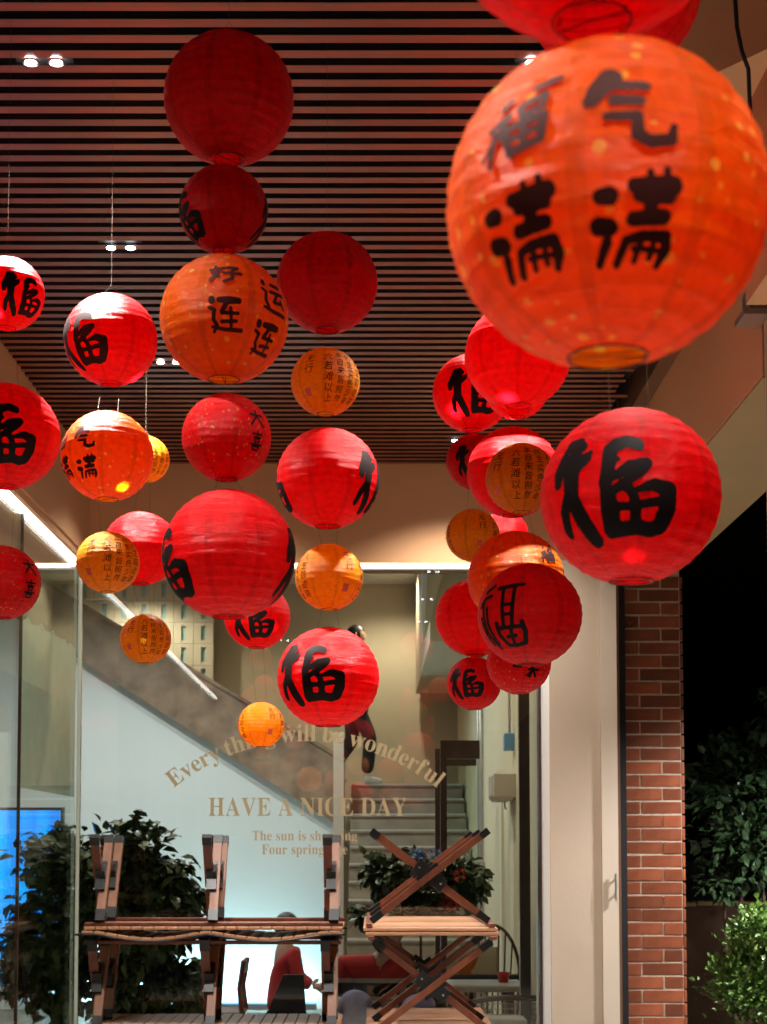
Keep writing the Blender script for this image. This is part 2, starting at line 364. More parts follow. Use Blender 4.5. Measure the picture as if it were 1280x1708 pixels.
# ------------------------------------------------------------------ beams, column, pillar
b = thing('fascia_beam', (0, YF, SOF), 'beige plaster fascia between the slatted ceiling and the shop glass', 'beam')
MB().box(XL, XR, 0, .34, 0, H - SOF + .1).build('face', M['beam'], b)
MB().box(XGL + .03, 1.0, .03, .05, -.016, -.002).build('led_strip', M['led'], b)
MB().box(XGL + .02, 1.0, .052, .066, -.03, -.002).build('led_channel', M['alu'], b)
b = thing('side_beam', (XL, 0, SOF), 'beige side beam over the left glass wall carrying a twin light strip', 'beam')
MB().box(-.40, 0, -3, YF + .34, 0.03, H - SOF + .1).build('face', M['beam'], b)
MB().box(-.035, -.012, 1.0, YF - .0, -.004, .028).build('lip', M['beam'], b)
for dx in (-.052, -.075):
    MB().box(dx - .006, dx + .006, 1.0, YF + .02, -.012, .012).build('led_strip', M['led'], b)
MB().box(-.10, -.04, 1.0, YF + .02, .014, .028).build('led_channel', M['alu'], b)
b = thing('portal_beam', (XR, 0, SOF), 'wide pinkish beige beam along the open right side of the porch', 'beam')
MB().box(0, XRO - XR, 4.95, 8.75, 0, H - SOF + .1).build('face', M['beam'], b)
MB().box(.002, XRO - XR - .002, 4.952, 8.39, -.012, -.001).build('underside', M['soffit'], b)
b = thing('boxed_beam', (1.04, 0, SOF), 'beige boxed beam at the top right behind the big orange lantern', 'beam')
MB().box(0, .7, -3, 4.25, -.02, H - SOF + .1).build('face', M['beam'], b)
b = thing('ceiling_bulkhead', P(1130, 110, 3.1), 'angular beige bulkhead under the ceiling at the top right corner', 'beam')
q = [P(a, c, 3.1) for a, c in ((1118, 20), (1138, 92), (1180, 128), (1300, 72), (1330, -60), (1100, -60))]
q0 = b.location
MB().prism([(v.x - q0.x, v.z - q0.z) for v in q], 0, .28).build('face', M['beam'], b)
pts = [P(1222, -40, 3.0), P(1227, 0, 3.0), P(1230, 45, 3.0), P(1238, 85, 3.0), P(1249, 115, 3.02), P(1252, 190, 3.05), P(1252, 300, 3.1)]
tag(MB().tube(pts, .0045, 8).build('black_cable', M['blackmetal'], smooth=True), 'black cable hanging over the beige bulkhead at top right', 'cable')
b = thing('porch_post', (XR - .0, 4.9, 0), 'pale square post at the right edge with a steel bracket on top', 'post')
MB().box(.004, .3, .0, .04, 0, P(1275, 532, 4.9).z).build('shaft', M['column'], b)
z0 = P(1275, 532, 4.9).z; z1 = P(1275, 482, 4.9).z
MB().box(-.06, .3, -.03, .06, z0 + .03, z1 - .012).box(-.08, .3, -.05, .08, z0, z0 + .02).box(-.06, .3, -.04, .07, z1 - .01, z1).build('bracket', M['steel'], b)
for dx in (.0, .06):
    MB().lathe([(.006, -.006), (.006, .0)], 8).build('bolt', M['steel'], b, (dx, -.032, z1 - .03), (pi / 2, 0, 0))

b = thing('plaster_column', (0, 0, 0), 'smooth cream plaster column between the shop glass and the brick pillar', 'column')
MB().box(.935, 1.2, 8.17, 8.6, 0, SOF).build('shaft', M['column'], b)
MB().box(.935 - .035, .935, 8.2, 8.6, 0, SOF - .03).build('edge_strip', M['white'], b)
b = thing('narrow_door', (1.202, 8.155, 0), 'narrow cream door leaf with a slim pull handle beside the brick pillar', 'door')
M['doorleaf'] = mat('cream_door', (.60, .49, .38), .6, var=.05, vs=2)
MB().box(.0, .085, 0, .05, 0, SOF).build('leaf', M['doorleaf'], b)
hz = P(1022, 1480, 8.15).z
MB().box(.062, .07, -.02, -.012, hz - .07, hz + .07).box(.062, .07, -.012, .0, hz + .035, hz + .045).box(.062, .07, -.012, .0, hz - .045, hz - .035).build('handle', M['steel'], b)
MB().box(.088, .10, .01, .1, 0, SOF).build('wood_stile', M['trim'], b)
MB().box(.10, .15, .12, .2, 0, SOF).build('shadow_gap', M['black'], b)

pil = thing('brick_pillar', (1.345, 8.40, 0), 'glazed red brick pillar with pale mortar at the right of the shop', 'pillar')
PW = .325; ch = .072
MB().box(0.001, .3245, .0015, .34, 0, SOF - .013).build('mortar_core', M['mortar'], pil)
MB().box(-.022, -.002, -.004, .3, 0, SOF - .013).build('corner_trim', M['trim'], pil)
def brick_mesh(wd): return MB().bbox(0, wd, 0, .1, 0, ch - .0095, .002).mesh('brick', [M['brick']])
bl, bs_, bc = brick_mesh(.2135), brick_mesh(.0955), brick_mesh(.017)
z = .002; i = 0
while z + ch < SOF:
    jit = lambda: random.uniform(-.0018, .0018)
    if i % 2: a = [(bs_, .003), (bl, .1065)]
    else: a = [(bl, .003), (bs_, .2245)]
    for me, x in a: link('brick', me, None, pil, (x + jit(), -.002 + jit(), z + jit() * .5), (0, jit() * 1.5, jit()))
    link('brick', bc, None, pil, (.3265, -.001, z), (0, 0, R(28)))
    z += ch; i += 1

# ------------------------------------------------------------------ glazing
def text_mesh(s):
    c = bpy.data.curves.new('t', 'FONT'); c.body = s; o = bpy.data.objects.new('t', c)
    me = bpy.data.meshes.new_from_object(o); vs = [tuple(v.co) for v in me.vertices]; fs = [tuple(p.vertices) for p in me.polygons]
    bpy.data.objects.remove(o); bpy.data.curves.remove(c); bpy.data.meshes.remove(me); return vs, fs
_tc = {}
def glyph(ch):
    if ch not in _tc:
        q = ch
        if 'A' <= ch <= 'Z': q = chr(0x1D400 + ord(ch) - 65)
        elif 'a' <= ch <= 'z': q = chr(0x1D41A + ord(ch) - 97)
        vs, fs = text_mesh(q)
        xs = [v[0] for v in vs] or [0, .3]
        _tc[ch] = (vs, fs, min(xs), max(xs))
    return _tc[ch]
shop = thing('shop_window', (0, YG, 0), 'large clear shop window with gold greeting lettering on the glass', 'window')
shop_pane = MB().box(XGL + .012, .885, 0, .012, .02, SOF - .02).build('pane', M['glass'], shop)
MB().box(.887, .925, -.03, .06, 0, SOF - .03).build('jamb', M['frame'], shop)
MB().box(XGL - .008, XGL + .010, -.008, .012, 0, SOF - .03).build('corner_edge', M['glass_edge'], shop)
MB().box(XGL + .012, .885, -.01, .03, 0, .02).build('sill', M['alu'], shop)
# lettering
def line_text(name, s, x0, x1, ybase, ytop, target_cap=.678):
    a = P(x0, ybase, YG - .004); c = P(x1, ybase, YG - .004); t = P(x0, ytop, YG - .004)
    size = (t.z - a.z) / target_cap; mb = MB(); x = 0; pl = []
    for chh in s:
        if chh == ' ': x += .30; continue
        vs, fs, m0, m1 = glyph(chh); pl.append((x - m0, vs, fs)); x += m1 - m0 + .055
    kx = (c.x - a.x) / (x - .055)
    for dx, vs, fs in pl: mb.add([(a.x + (vx + dx) * kx, -.004, a.z + vy * size) for vx, vy, _ in vs], fs)
    return mb.build(name, M['gold'], shop_pane)
line_text('lettering', 'HAVE A NICE DAY', 348, 679, 1361, 1331)
line_text('lettering', 'The sun is shopping', 421, 596, 1402, 1386)
line_text('lettering', 'Four spring like', 437, 580, 1425, 1409)
s = 'Every thing will be wonderful'
adv = []; x = 0
for chh in s:
    if chh == ' ': adv.append(None); x += .24; continue
    vs, fs, m0, m1 = glyph(chh); adv.append((x + (m1 - m0) / 2, vs, fs, (m0 + m1) / 2)); x += m1 - m0 + .06
tot = x - .06
c0 = P(509, 1238 + 346, YG - .004); kpm = ppm(1300, YG); RR = 346 / kpm; half = 39.2; sz = 41 / kpm
mb = MB()
for g in adv:
    if not g: continue
    cx, vs, fs, mid = g; ang = R((cx / tot * 2 - 1) * half)
    for_v = []
    for vx, vy, _ in vs:
        lx = (vx - mid) * sz * .96; ly = RR + vy * sz
        for_v.append((c0.x + lx * cos(ang) + ly * sin(ang), -.004, c0.z - lx * sin(ang) + ly * cos(ang)))
    mb.add(for_v, fs)
mb.build('lettering', M['gold'], shop_pane)

side = thing('side_glass_wall', (XGL, 0, 0), 'tall glass wall running along the left side of the porch', 'glass wall')
ys = [8.29, 6.93, 5.5, 4.0, 2.5, 1.0]
for a, c in zip(ys, ys[1:]):
    MB().box(-.012, 0, c + .006, a - .006, .02, SOF - .02).build('pane', M['glass_side'], side)
    MB().box(-.013, .001, c - .0055, c + .0055, .02, SOF - .02).build('joint', M['frame'], side)
# frosted film with a torn, mountain-like upper edge, on the inner side of the pane nearest the shop
mtn = [(6.94, 1038), (7.0, 1036), (7.12, 1028), (7.2, 1042), (7.34, 1044), (7.42, 1037), (7.5, 1052), (7.6, 1054), (7.68, 1050), (7.76, 1060), (7.9, 1066), (7.98, 1066), (8.05, 1074), (8.12, 1071), (8.2, 1078), (8.27, 1083)]
def zw(y, py): return EYE + y * zs(py)
poly = [(y, zw(y, py)) for y, py in mtn]
vs = [(-.016, y, z) for y, z in poly] + [(-.016, y, zw(7.6, 1322)) for y, z in poly]
n = len(poly)
MB().add(vs, [(i, i + 1, n + i + 1, n + i) for i in range(n - 1)]).build('frosted_film', M['film'], side)

# ------------------------------------------------------------------ interior shell
IC = EYE + 17.7 * zs(972)
t = thing('back_wall', (0, 17.8, 0), 'plain beige back wall above the stair landing', 'wall')
MB().box(-2.4, .98, 0, .15, 0, IC).build('face', M['wallbeige'], t)
t = thing('right_wall', (.98, 0, 0), 'cream wall on the right inside the shop', 'wall')
MB().box(0, .12, 8.62, 17.95, 0, IC).build('face', M['wallyellow'], t)
t = thing('interior_ceiling', (0, 0, IC), 'pale interior ceiling of the stair hall', 'ceiling')
MB().box(-5, 1.1, 8.58, 18.6, 0, .1).build('board', M['white'], t)
t = thing('side_room_ceiling', (0, 0, 3.35), 'pale ceiling of the glazed room on the left', 'ceiling')
MB().box(-5, XL - .41, 0, 8.57, 0, .1).build('board', M['white'], t)
t = thing('far_left_wall', (-5, 0, 0), 'pale wall far left inside the shop', 'wall')
MB().box(-.1, 0, 0, 18.6, 0, IC).build('face', M['wallbeige'], t)
# breeze block screen
scr = thing('breeze_block_screen', (0, 17.55, 0), 'cream breeze block screen wall with narrow upright slots', 'wall')
bw, bh, sl, shh = .226, .245, .055, .165
mbk = MB(); x0, x1 = (bw - sl) / 2, (bw + sl) / 2; zz0, zz1 = (bh - shh) / 2, (bh + shh) / 2; e = .002
mbk.box(e, x0, 0, .1, e, bh - e).box(x1, bw - e, 0, .1, e, bh - e).box(x0, x1, .003, .1, e, zz0).box(x0, x1, .003, .1, zz1, bh - e)
bme = mbk.mesh('block', [M['blockm']])
xr_ = -1.80; zt = P(300, 960, 17.55).z + .2
for c in range(10):
    for r_ in range(9):
        link('block', bme, None, scr, (xr_ - bw * (c + 1), 0, zt - bh * (r_ + 1)))
MB().box(xr_ - bw * 10, xr_, .034, .05, zt - bh * 9, zt).build('backing_pane', M['teal'], scr)
MB().box(xr_ - bw * 10, xr_, 0.001, .12, zt + .002, IC).build('lintel', M['blockm'], scr)
MB().box(xr_ - bw * 10 - 1.2, xr_, .02, .12, 0, zt - bh * 9).build('base', M['blockm'], scr)
# stair: first flight towards us, landing, second flight up to the left
ZL = P(600, 1308, 16.4).z; NS = 14; rise = ZL / NS; tread = .29
st = thing('stone_stair', (0, 0, 0), 'grey brown stone stair rising to a landing at the back', 'stair')
SX0, SX1 = -.22, .95
for i in range(NS):
    y1 = 16.4 - tread * (NS - 1 - i)
    zt_ = rise * (i + 1); yb = y1 + tread + .02 if i < NS - 1 else 17.78
    MB().box(SX0, SX1, y1, yb, max(0, zt_ - rise - .05) if i else 0, zt_ - .03).build('step', M['step'], st)
    MB().box(SX0, SX1, y1 - .025, yb - .001, zt_ - .029, zt_).build('tread', M['step'], st)
    MB().box(SX0, SX1, y1 - .029, y1 + .012, zt_ - .012, zt_ + .003).build('nosing', M['nosing'], st)
MB().box(SX0 - .06, SX0 - .002, 12.3, 16.35, 0, .3).build('stringer', M['step'], st)
Y2 = 15.9
up = lambda px: 1098 + (px - 280) * .592
lo = lambda px: 1095 + (px - 126) * .645
pts = []
for px in (-260, 575): pts.append(P(px, lo(px), Y2))
for px in (575, -260): pts.append(P(px, up(px), Y2))
MB().prism([(v.x, v.z) for v in pts], Y2 - .2, Y2 + .25).build('second_flight_side', M['stone'], st)
a, c = P(-260, up(-260), Y2), P(575, up(575), Y2)
MB().bar(a + Vector((0, .02, .02)), c + Vector((0, .02, .02)), .5, .035).build('coping', M['stone'], st)
t = thing('under_stair_wall', (0, Y2 - .05, 0), 'smooth pale wall below the slanting stair, washed in cyan light', 'wall')
a, c = P(-260, lo(-260), Y2), P(560, lo(560), Y2)
MB().prism([(a.x, 0), (c.x, 0), (c.x, c.z), (a.x, a.z)], 0, .1).build('face', M['white'], t)
t = thing('stair_side_strip', (-.262, 12.15, 0), 'slim pale grey upright standing in for the lit stair side wall', 'post')  # added upright, stands in for the lit stair side wall seen edge-on
MB().bbox(-.04, .04, -.03, .03, 0, P(565, 1222, 12.15).z, .006).build('shaft', M['white'], t)
MB().bbox(-.06, .06, -.05, .05, 0, .02, .004).build('base_plate', M['alu'], t)
# bulkhead inside
a = P(708, 1070, 13.2)
t = thing('interior_bulkhead', (a.x, 13.2, a.z), 'pale bulkhead below the interior ceiling with a bright left edge', 'beam')
MB().box(.05, .5, 0, 4.4, 0, IC - a.z).build('box', M['wallbeige'], t)
wq = lambda *pp: [(v.x - a.x, v.z - a.z) for v in (P(p_[0], p_[1], 13.16) for p_ in pp)]
MB().prism(wq((708, 1070), (762, 876), (714, 876)), -.04, -.004).build('cream_wedge', M['wallyellow'], t)
MB().prism(wq((704, 1071), (708, 1069), (717, 876), (704, 876)), -.06, -.0).build('lit_edge_panel', M['white'], t)  # lit left edge put into the colour as a white panel
# interior lamps
def room_light(x, y, z, label, power, col=(1, .84, .62), group='round downlights in the interior ceiling'):
    t = thing('round_downlight', (x, y, z - .002), label, 'downlight', group)
    MB().lathe([(.07, 0), (.068, -.012), (.05, -.012)], 20, cap=False).build('rim', M['white'], t, smooth=True)
    MB().lathe([(.05, -.006), (.02, -.01)], 16).build('lens', M['lens'], t)
    ld = bpy.data.lights.new('lamp', 'SPOT'); ld.energy = power; ld.shadow_soft_size = .06; ld.color = col; ld.spot_size = R(150); ld.spot_blend = .6
    lo_ = bpy.data.objects.new('lamp', ld); COL.objects.link(lo_); lo_.parent = t; lo_.location = (0, 0, -.05)
lx = P(668, 950, (IC - EYE) / zs(950)); room_light(lx.x, lx.y, IC, 'round downlight seen through the glass above the landing', 130)
room_light(-.5, 10.4, IC, 'round downlight above the dining tables out of sight', 190)
room_light(-2.6, 10.6, IC, 'round downlight above the big indoor tree', 150)
room_light(-2.9, 13.6, IC, 'round downlight in front of the stair wall, left', 230, (.9, .97, 1))
room_light(-1.2, 13.2, IC, 'round downlight in front of the stair wall, centre', 230, (.9, .97, 1))
room_light(-2.6, 16.9, IC, 'round downlight above the upper flight', 110)
room_light(-3.2, 5.5, 3.35, 'round downlight in the glazed side room', 130)
# LED wall washer at the foot of the under stair wall
t = thing('wall_washer', (-1.9, Y2 - .32, .03), 'cyan light bar on the floor below the stair wall', 'light bar')
MB().box(-1.35, 1.35, -.04, .04, 0, .06).build('housing', M['alu'], t)
MB().box(-1.33, 1.33, -.03, .03, .062, .068).build('tube', M['cyan_led'], t)
ld = bpy.data.lights.new('wash', 'AREA'); ld.shape = 'RECTANGLE'; ld.size = 2.6; ld.size_y = .05; ld.energy = 65; ld.color = (.45, .85, 1)
lo_ = bpy.data.objects.new('wash', ld); COL.objects.link(lo_); lo_.parent = t; lo_.location = (0, 0, .09); lo_.rotation_euler = (R(180 - 32), 0, 0)

# wall fittings on the right wall
def frame_door(name, x0, x1, y, ztop, label):
    t = thing(name, (x0, y, 0), label, 'door'); wd = x1 - x0
    MB().box(0, .045, 0, .06, 0, ztop).build('stile', M['frame'], t)
    MB().box(.046, wd, 0.004, .056, ztop - .13, ztop).build('head', M['frame'], t)
    MB().box(.046, wd, .025, .033, .05, ztop - .132).build('pane', M['glass'], t)
frame_door('glass_door', P(735, 1300, 11).x, P(801, 1300, 11).x, 11.0, P(735, 1235, 11).z, 'dark framed glass door standing before the stair')
frame_door('glass_screen', P(726, 1300, 11.9).x, P(795, 1300, 11.9).x, 11.9, P(726, 1249, 11.9).z, 'second dark frame just behind the glass door')
yy = .96 * FPX / (804 - XP)
t = thing('conduit', (.955, yy, 0), 'grey electrical conduit running up the cream wall', 'conduit')
MB().tube([(0, 0, .3), (0, 0, 4.2)], .018, 8).build('pipe', M['alu'], t, smooth=True)
MB().tube([(0, .35, .3), (0, .35, 4.2)], .014, 8).build('pipe', M['alu'], t, smooth=True)
for py in (1450, 1478):
    MB().bbox(-.06, .02, -.09, .02, P(804, py, yy).z - .07, P(804, py, yy).z + .07, .006).build('socket_box', M['alu'], t)
yd = 10.6
t = thing('wall_dispenser', (.98, yd, P(850, 1335, yd).z), 'rounded white plastic box mounted on the cream wall', 'dispenser')
hh = P(850, 1285, yd).z - P(850, 1335, yd).z
MB().bbox(-.15, 0, 0, .5, 0, hh, .025).build('casing', M['plastic_w'], t)
MB().bbox(-.158, -.145, .06, .44, .03, hh - .03, .004).build('front_cover', M['plastic_w'], t)
MB().tube([(-.07, .1, 0), (-.07, .1, -.04), (-.06, .1, -.06)], .006, 6).build('spout', M['steel'], t)
t = thing('junction_box', (.98, 10.7, P(848, 1237, 10.7).z), 'small blue switch box below two thin pipes', 'switch')
MB().bbox(-.07, 0, -.02, .1, -.06, .06, .008).build('casing', M['blue_box'], t)
MB().tube([(-.03, .03, .06), (-.03, .03, 1.9)], .008, 6).tube([(-.03, .07, .06), (-.03, .07, 1.9)], .008, 6).build('pipe', M['alu'], t)
a = P(862, 1245, 9.75); t = thing('cyan_tube_lamp', (.955, 9.75, a.z), 'upright cyan light tube on the wall by the window edge', 'lamp')
MB().tube([(0, 0, -.13), (0, 0, .22)], .013, 8).build('tube', M['cyan_led'], t)
MB().box(.0, .025, -.02, .02, -.15, .24).build('holder', M['plastic_w'], t)
a = P(876, 1400, 8.9); t = thing('inner_mullion', (a.x, 8.9, 0), 'dark vertical mullion just inside the shop window', 'mullion')
MB().box(-.03, .03, 0, .03, 0, P(876, 1600, 8.9).z).box(-.03, .03, 0.001, .031, P(876, 1600, 8.9).z, 2.9).build('profile', M['frame'], t)
MB().box(-.034, -.03, -.004, .03, 0, 2.9).build('seal', M['alu'], t)

# blue screen in the side room
a0, a1 = P(100, 1352, 10.2), P(0, 1640, 10.2)
t = thing('blue_screen', (a0.x - .75, 10.2, 0), 'large bright blue display screen behind the big indoor tree', 'screen')
zz = a1.z
MB().box(-.75, .75, 0, .03, zz, a0.z).build('panel', M['screen'], t)
MB().box(-.77, .77, .012, .06, zz - .02, zz - .002).box(-.77, .77, .012, .06, a0.z + .002, a0.z + .02).box(-.772, -.752, .01, .06, zz - .02, a0.z + .02).box(.752, .772, .01, .06, zz - .02, a0.z + .02).build('bezel', M['blackmetal'], t)
MB().box(-.5, .5, .0, .3, 0, .03).box(-.05, .05, .1, .16, .03, zz - .02).build('stand', M['blackmetal'], t)

# ------------------------------------------------------------------ foliage
def leaves(rng, n, cen, rad, size, droop=.2, shell=.55, clump=0, wide=.27):
    mb = MB(); cen = Vector(cen)
    cl = [Vector((rng.gauss(0, 1), rng.gauss(0, 1), rng.gauss(0, 1))).normalized() * rng.uniform(.45, 1) for _ in range(clump)] if clump else None
    for i in range(n):
        if cl:
            c = rng.choice(cl); d = c + Vector((rng.gauss(0, 1), rng.gauss(0, 1), rng.gauss(0, 1))) * .17
        else:
            d = Vector((rng.gauss(0, 1), rng.gauss(0, 1), rng.gauss(0, 1))).normalized() * rng.uniform(shell, 1)
        p = cen + Vector((d.x * rad[0], d.y * rad[1], d.z * rad[2]))
        ax = (d.normalized() * .7 + Vector((rng.gauss(0, .6), rng.gauss(0, .6), rng.gauss(0, .5) - droop))).normalized()
        up_ = Vector((rng.gauss(0, .5), rng.gauss(0, .5), 1)).normalized()
        sdv = ax.cross(up_).normalized(); nn = sdv.cross(ax)
        L = size * rng.uniform(.6, 1.3); W = L * rng.uniform(wide - .05, wide + .06)
        m0 = p + ax * L * .35; m1 = p + ax * L * .7; tip = p + ax * L - nn * L * .12
        f_ = nn * W * .35
        mb.add([p, m0 - sdv * W + f_, m0, m0 + sdv * W + f_, m1 - sdv * W * .75 + f_ * .6, m1, m1 + sdv * W * .75 + f_ * .6, tip],
               [(0, 2, 1), (0, 3, 2), (1, 2, 5, 4), (2, 3, 6, 5), (4, 5, 7), (5, 6, 7)])
    return mb
def plant(name, label, cat, base, parts, leafm, stems, potr=None, seed=1, group=None):
    rng = random.Random(seed); t = thing(name, base, label, cat, group); B = Vector(base)
    mb = MB()
    for a, c, r0 in stems:
        a = Vector(a); c = Vector(c); pp = [a + (c - a) * k / 5 + Vector((rng.gauss(0, .012), rng.gauss(0, .012), 0)) * (k > 0) for k in range(6)]
        mb.tube(pp, [r0 * (1 - .13 * k) for k in range(6)], 6)
    mb.build('trunk', M['bark'], t)
    for cen, rad, n, size, droop, clump in parts:
        leaves(rng, n, cen, rad, size, droop, .35, clump, .36 if leafm is M['leaf_in'] else .27).build('crown', leafm, t)
    if potr:
        MB().lathe([(potr * .7, 0), (potr, potr * 1.3), (potr * 1.05, potr * 1.5), (potr * .9, potr * 1.5), (potr * .88, potr * 1.35)], 24).build('pot', M['pot'], t, smooth=True)
    return t
def L(px, py, Y, base): return P(px, py, Y) - Vector(base)
# big indoor tree, left
bs0 = (P(190, 1500, 9.4).x, 9.4, 0)
plant('indoor_tree', 'big dark leafy indoor tree behind the glass at lower left', 'tree', bs0, [
    (L(225, 1450, 9.4, bs0), (.33, .3, .24), 1500, .085, .5, 46),
    (L(120, 1480, 9.3, bs0), (.34, .3, .30), 1300, .085, .5, 42),
    (L(250, 1530, 9.3, bs0), (.28, .25, .25), 1300, .085, .6, 40),
    (L(80, 1600, 9.4, bs0), (.24, .25, .35), 1200, .085, .6, 36),
    (L(240, 1640, 9.5, bs0), (.34, .2, .32), 1500, .085, .6, 44)], M['leaf_in'],
    [((0, 0, .3), (.02, 0, 1.4), .03), ((.05, .03, .3), (.2, 0, 1.35), .02), ((-.05, .03, .3), (-.22, 0, 1.3), .02), ((.02, -.03, .3), (.12, -.05, 1.1), .018)], .22, 5)
bs1 = (P(700, 1500, 9.75).x, 9.75, 0)
fp = plant('flowering_plant', 'leafy flowering pot plant before the stair, between the crossed table legs', 'plant', bs1, [
    (L(640, 1462, 9.75, bs1), (.17, .2, .11), 520, .075, .5, 22),
    (L(705, 1465, 9.75, bs1), (.2, .2, .15), 620, .075, .5, 24),
    (L(775, 1475, 9.75, bs1), (.15, .18, .15), 460, .075, .6, 20),
    (L(690, 1520, 9.75, bs1), (.34, .2, .1), 420, .075, .6, 20)], M['leaf_in'],
    [((0, 0, .7), (.0, 0, 1.4), .012), ((.03, 0, .7), (.2, 0, 1.4), .01), ((-.03, 0, .7), (-.2, 0, 1.4), .01)], None, 8)
MB().lathe([(.12, .45), (.17, .72), (.18, .78), (.15, .78)], 20).build('pot', M['pot'], fp, smooth=True)
MB().lathe([(.2, 0), (.2, .45)], 20).build('plinth', M['chairwood'], fp)
M['bloom_blue'] = mat('blue_bloom', (.16, .28, .55), .6); M['bloom_red'] = mat('red_bloom', (.6, .06, .05), .6)
rng = random.Random(4)
for px, py, mk in ((695, 1425, 'bloom_blue'), (704, 1431, 'bloom_blue'), (727, 1424, 'bloom_blue'), (744, 1505, 'bloom_red'), (755, 1512, 'bloom_red'), (768, 1460, 'bloom_red')):
    leaves(rng, 46, L(px, py, 9.55, bs1), (.035, .035, .03), .028, 0, .6).build('blossom', M[mk], fp)

# ------------------------------------------------------------------ outside planting
bs2 = (P(1235, 1400, 9.6).x, 9.6, 0)
plant('dark_shrub', 'dark glossy leaved shrub in the night beyond the brick pillar', 'shrub', bs2, [
    (L(1240, 1300, 9.6, bs2), (.30, .3, .30), 1000, .085, .1, 70),
    (L(1265, 1400, 9.6, bs2), (.32, .3, .27), 800, .085, .2, 60),
    (L(1200, 1470, 9.6, bs2), (.15, .2, .12), 160, .07, .1, 16),
    (L(1290, 1180, 9.6, bs2), (.12, .2, .15), 160, .08, .1, 16)], M['leaf_dark'],
    [((0, 0, 0), (.0, 0, 2.0), .022), ((.04, 0, .2), (.22, 0, 2.2), .015), ((-.03, 0, .2), (-.12, 0, 1.9), .012)], None, 11)
bs3 = (P(1262, 1640, 8.55).x, 8.55, 0)
plant('clipped_bush', 'bright green small leaved bush at the lower right corner', 'bush', bs3, [
    (L(1268, 1560, 8.55, bs3), (.17, .25, .17), 1900, .036, -.5, 60),
    (L(1240, 1640, 8.55, bs3), (.22, .28, .17), 2400, .036, -.5, 70),
    (L(1300, 1680, 8.5, bs3), (.3, .3, .3), 1800, .036, -.5, 60)], M['leaf_bright'],
    [((0, 0, 0), (.0, 0, .7), .015), ((.03, 0, 0), (.12, 0, .8), .012), ((-.03, 0, 0), (-.1, 0, .6), .012)], None, 12)
zw_ = P(1200, 1505, 11.5).z
t = thing('low_garden_wall', (2.2, 11.5, 0), 'low dark garden wall with a coping coloured as if lit yellow behind the shrubs', 'wall')
MB().box(-.3, 5, .02, .22, 0, zw_ - .03).build('body', M['trim'], t)
M['cap'] = mat('lit_yellow_coping', (.55, .40, .20), .7, var=.25, vs=9, rnd=.2)  # yellow light on the wall top put into the tile colour
cme = MB().bbox(0, .155, 0, .26, 0, .035, .006).mesh('coping_tile', [M['cap']])
for i in range(30): link('coping_tile', cme, None, t, (-.3 + .163 * i, -.01, zw_ - .028 + random.uniform(-.004, .004)), (0, random.uniform(-.02, .02), 0))

t = thing('garden_lamp', (2.65, 7.7, 0), 'garden lamp post just outside the right edge of the picture', 'lamp')
MB().tube([(0, 0, 0), (0, 0, 2.75)], .03, 10).build('pole', M['blackmetal'], t)
MB().lathe([(.09, 2.76), (.10, 2.78), (.10, 2.82), (.02, 2.86)], 16).build('lamp_shade', M['blackmetal'], t)
MB().lathe([(.02, 2.72), (.06, 2.73), (.06, 2.755)], 16).build('bulb', M['lens'], t)
ld = bpy.data.lights.new('lamp', 'SPOT'); ld.energy = 1700; ld.shadow_soft_size = .05; ld.color = (.95, .98, 1); ld.spot_size = R(150); ld.spot_blend = .6
lo_ = bpy.data.objects.new('lamp', ld); COL.objects.link(lo_); lo_.parent = t; lo_.location = (0, 0, 2.7)

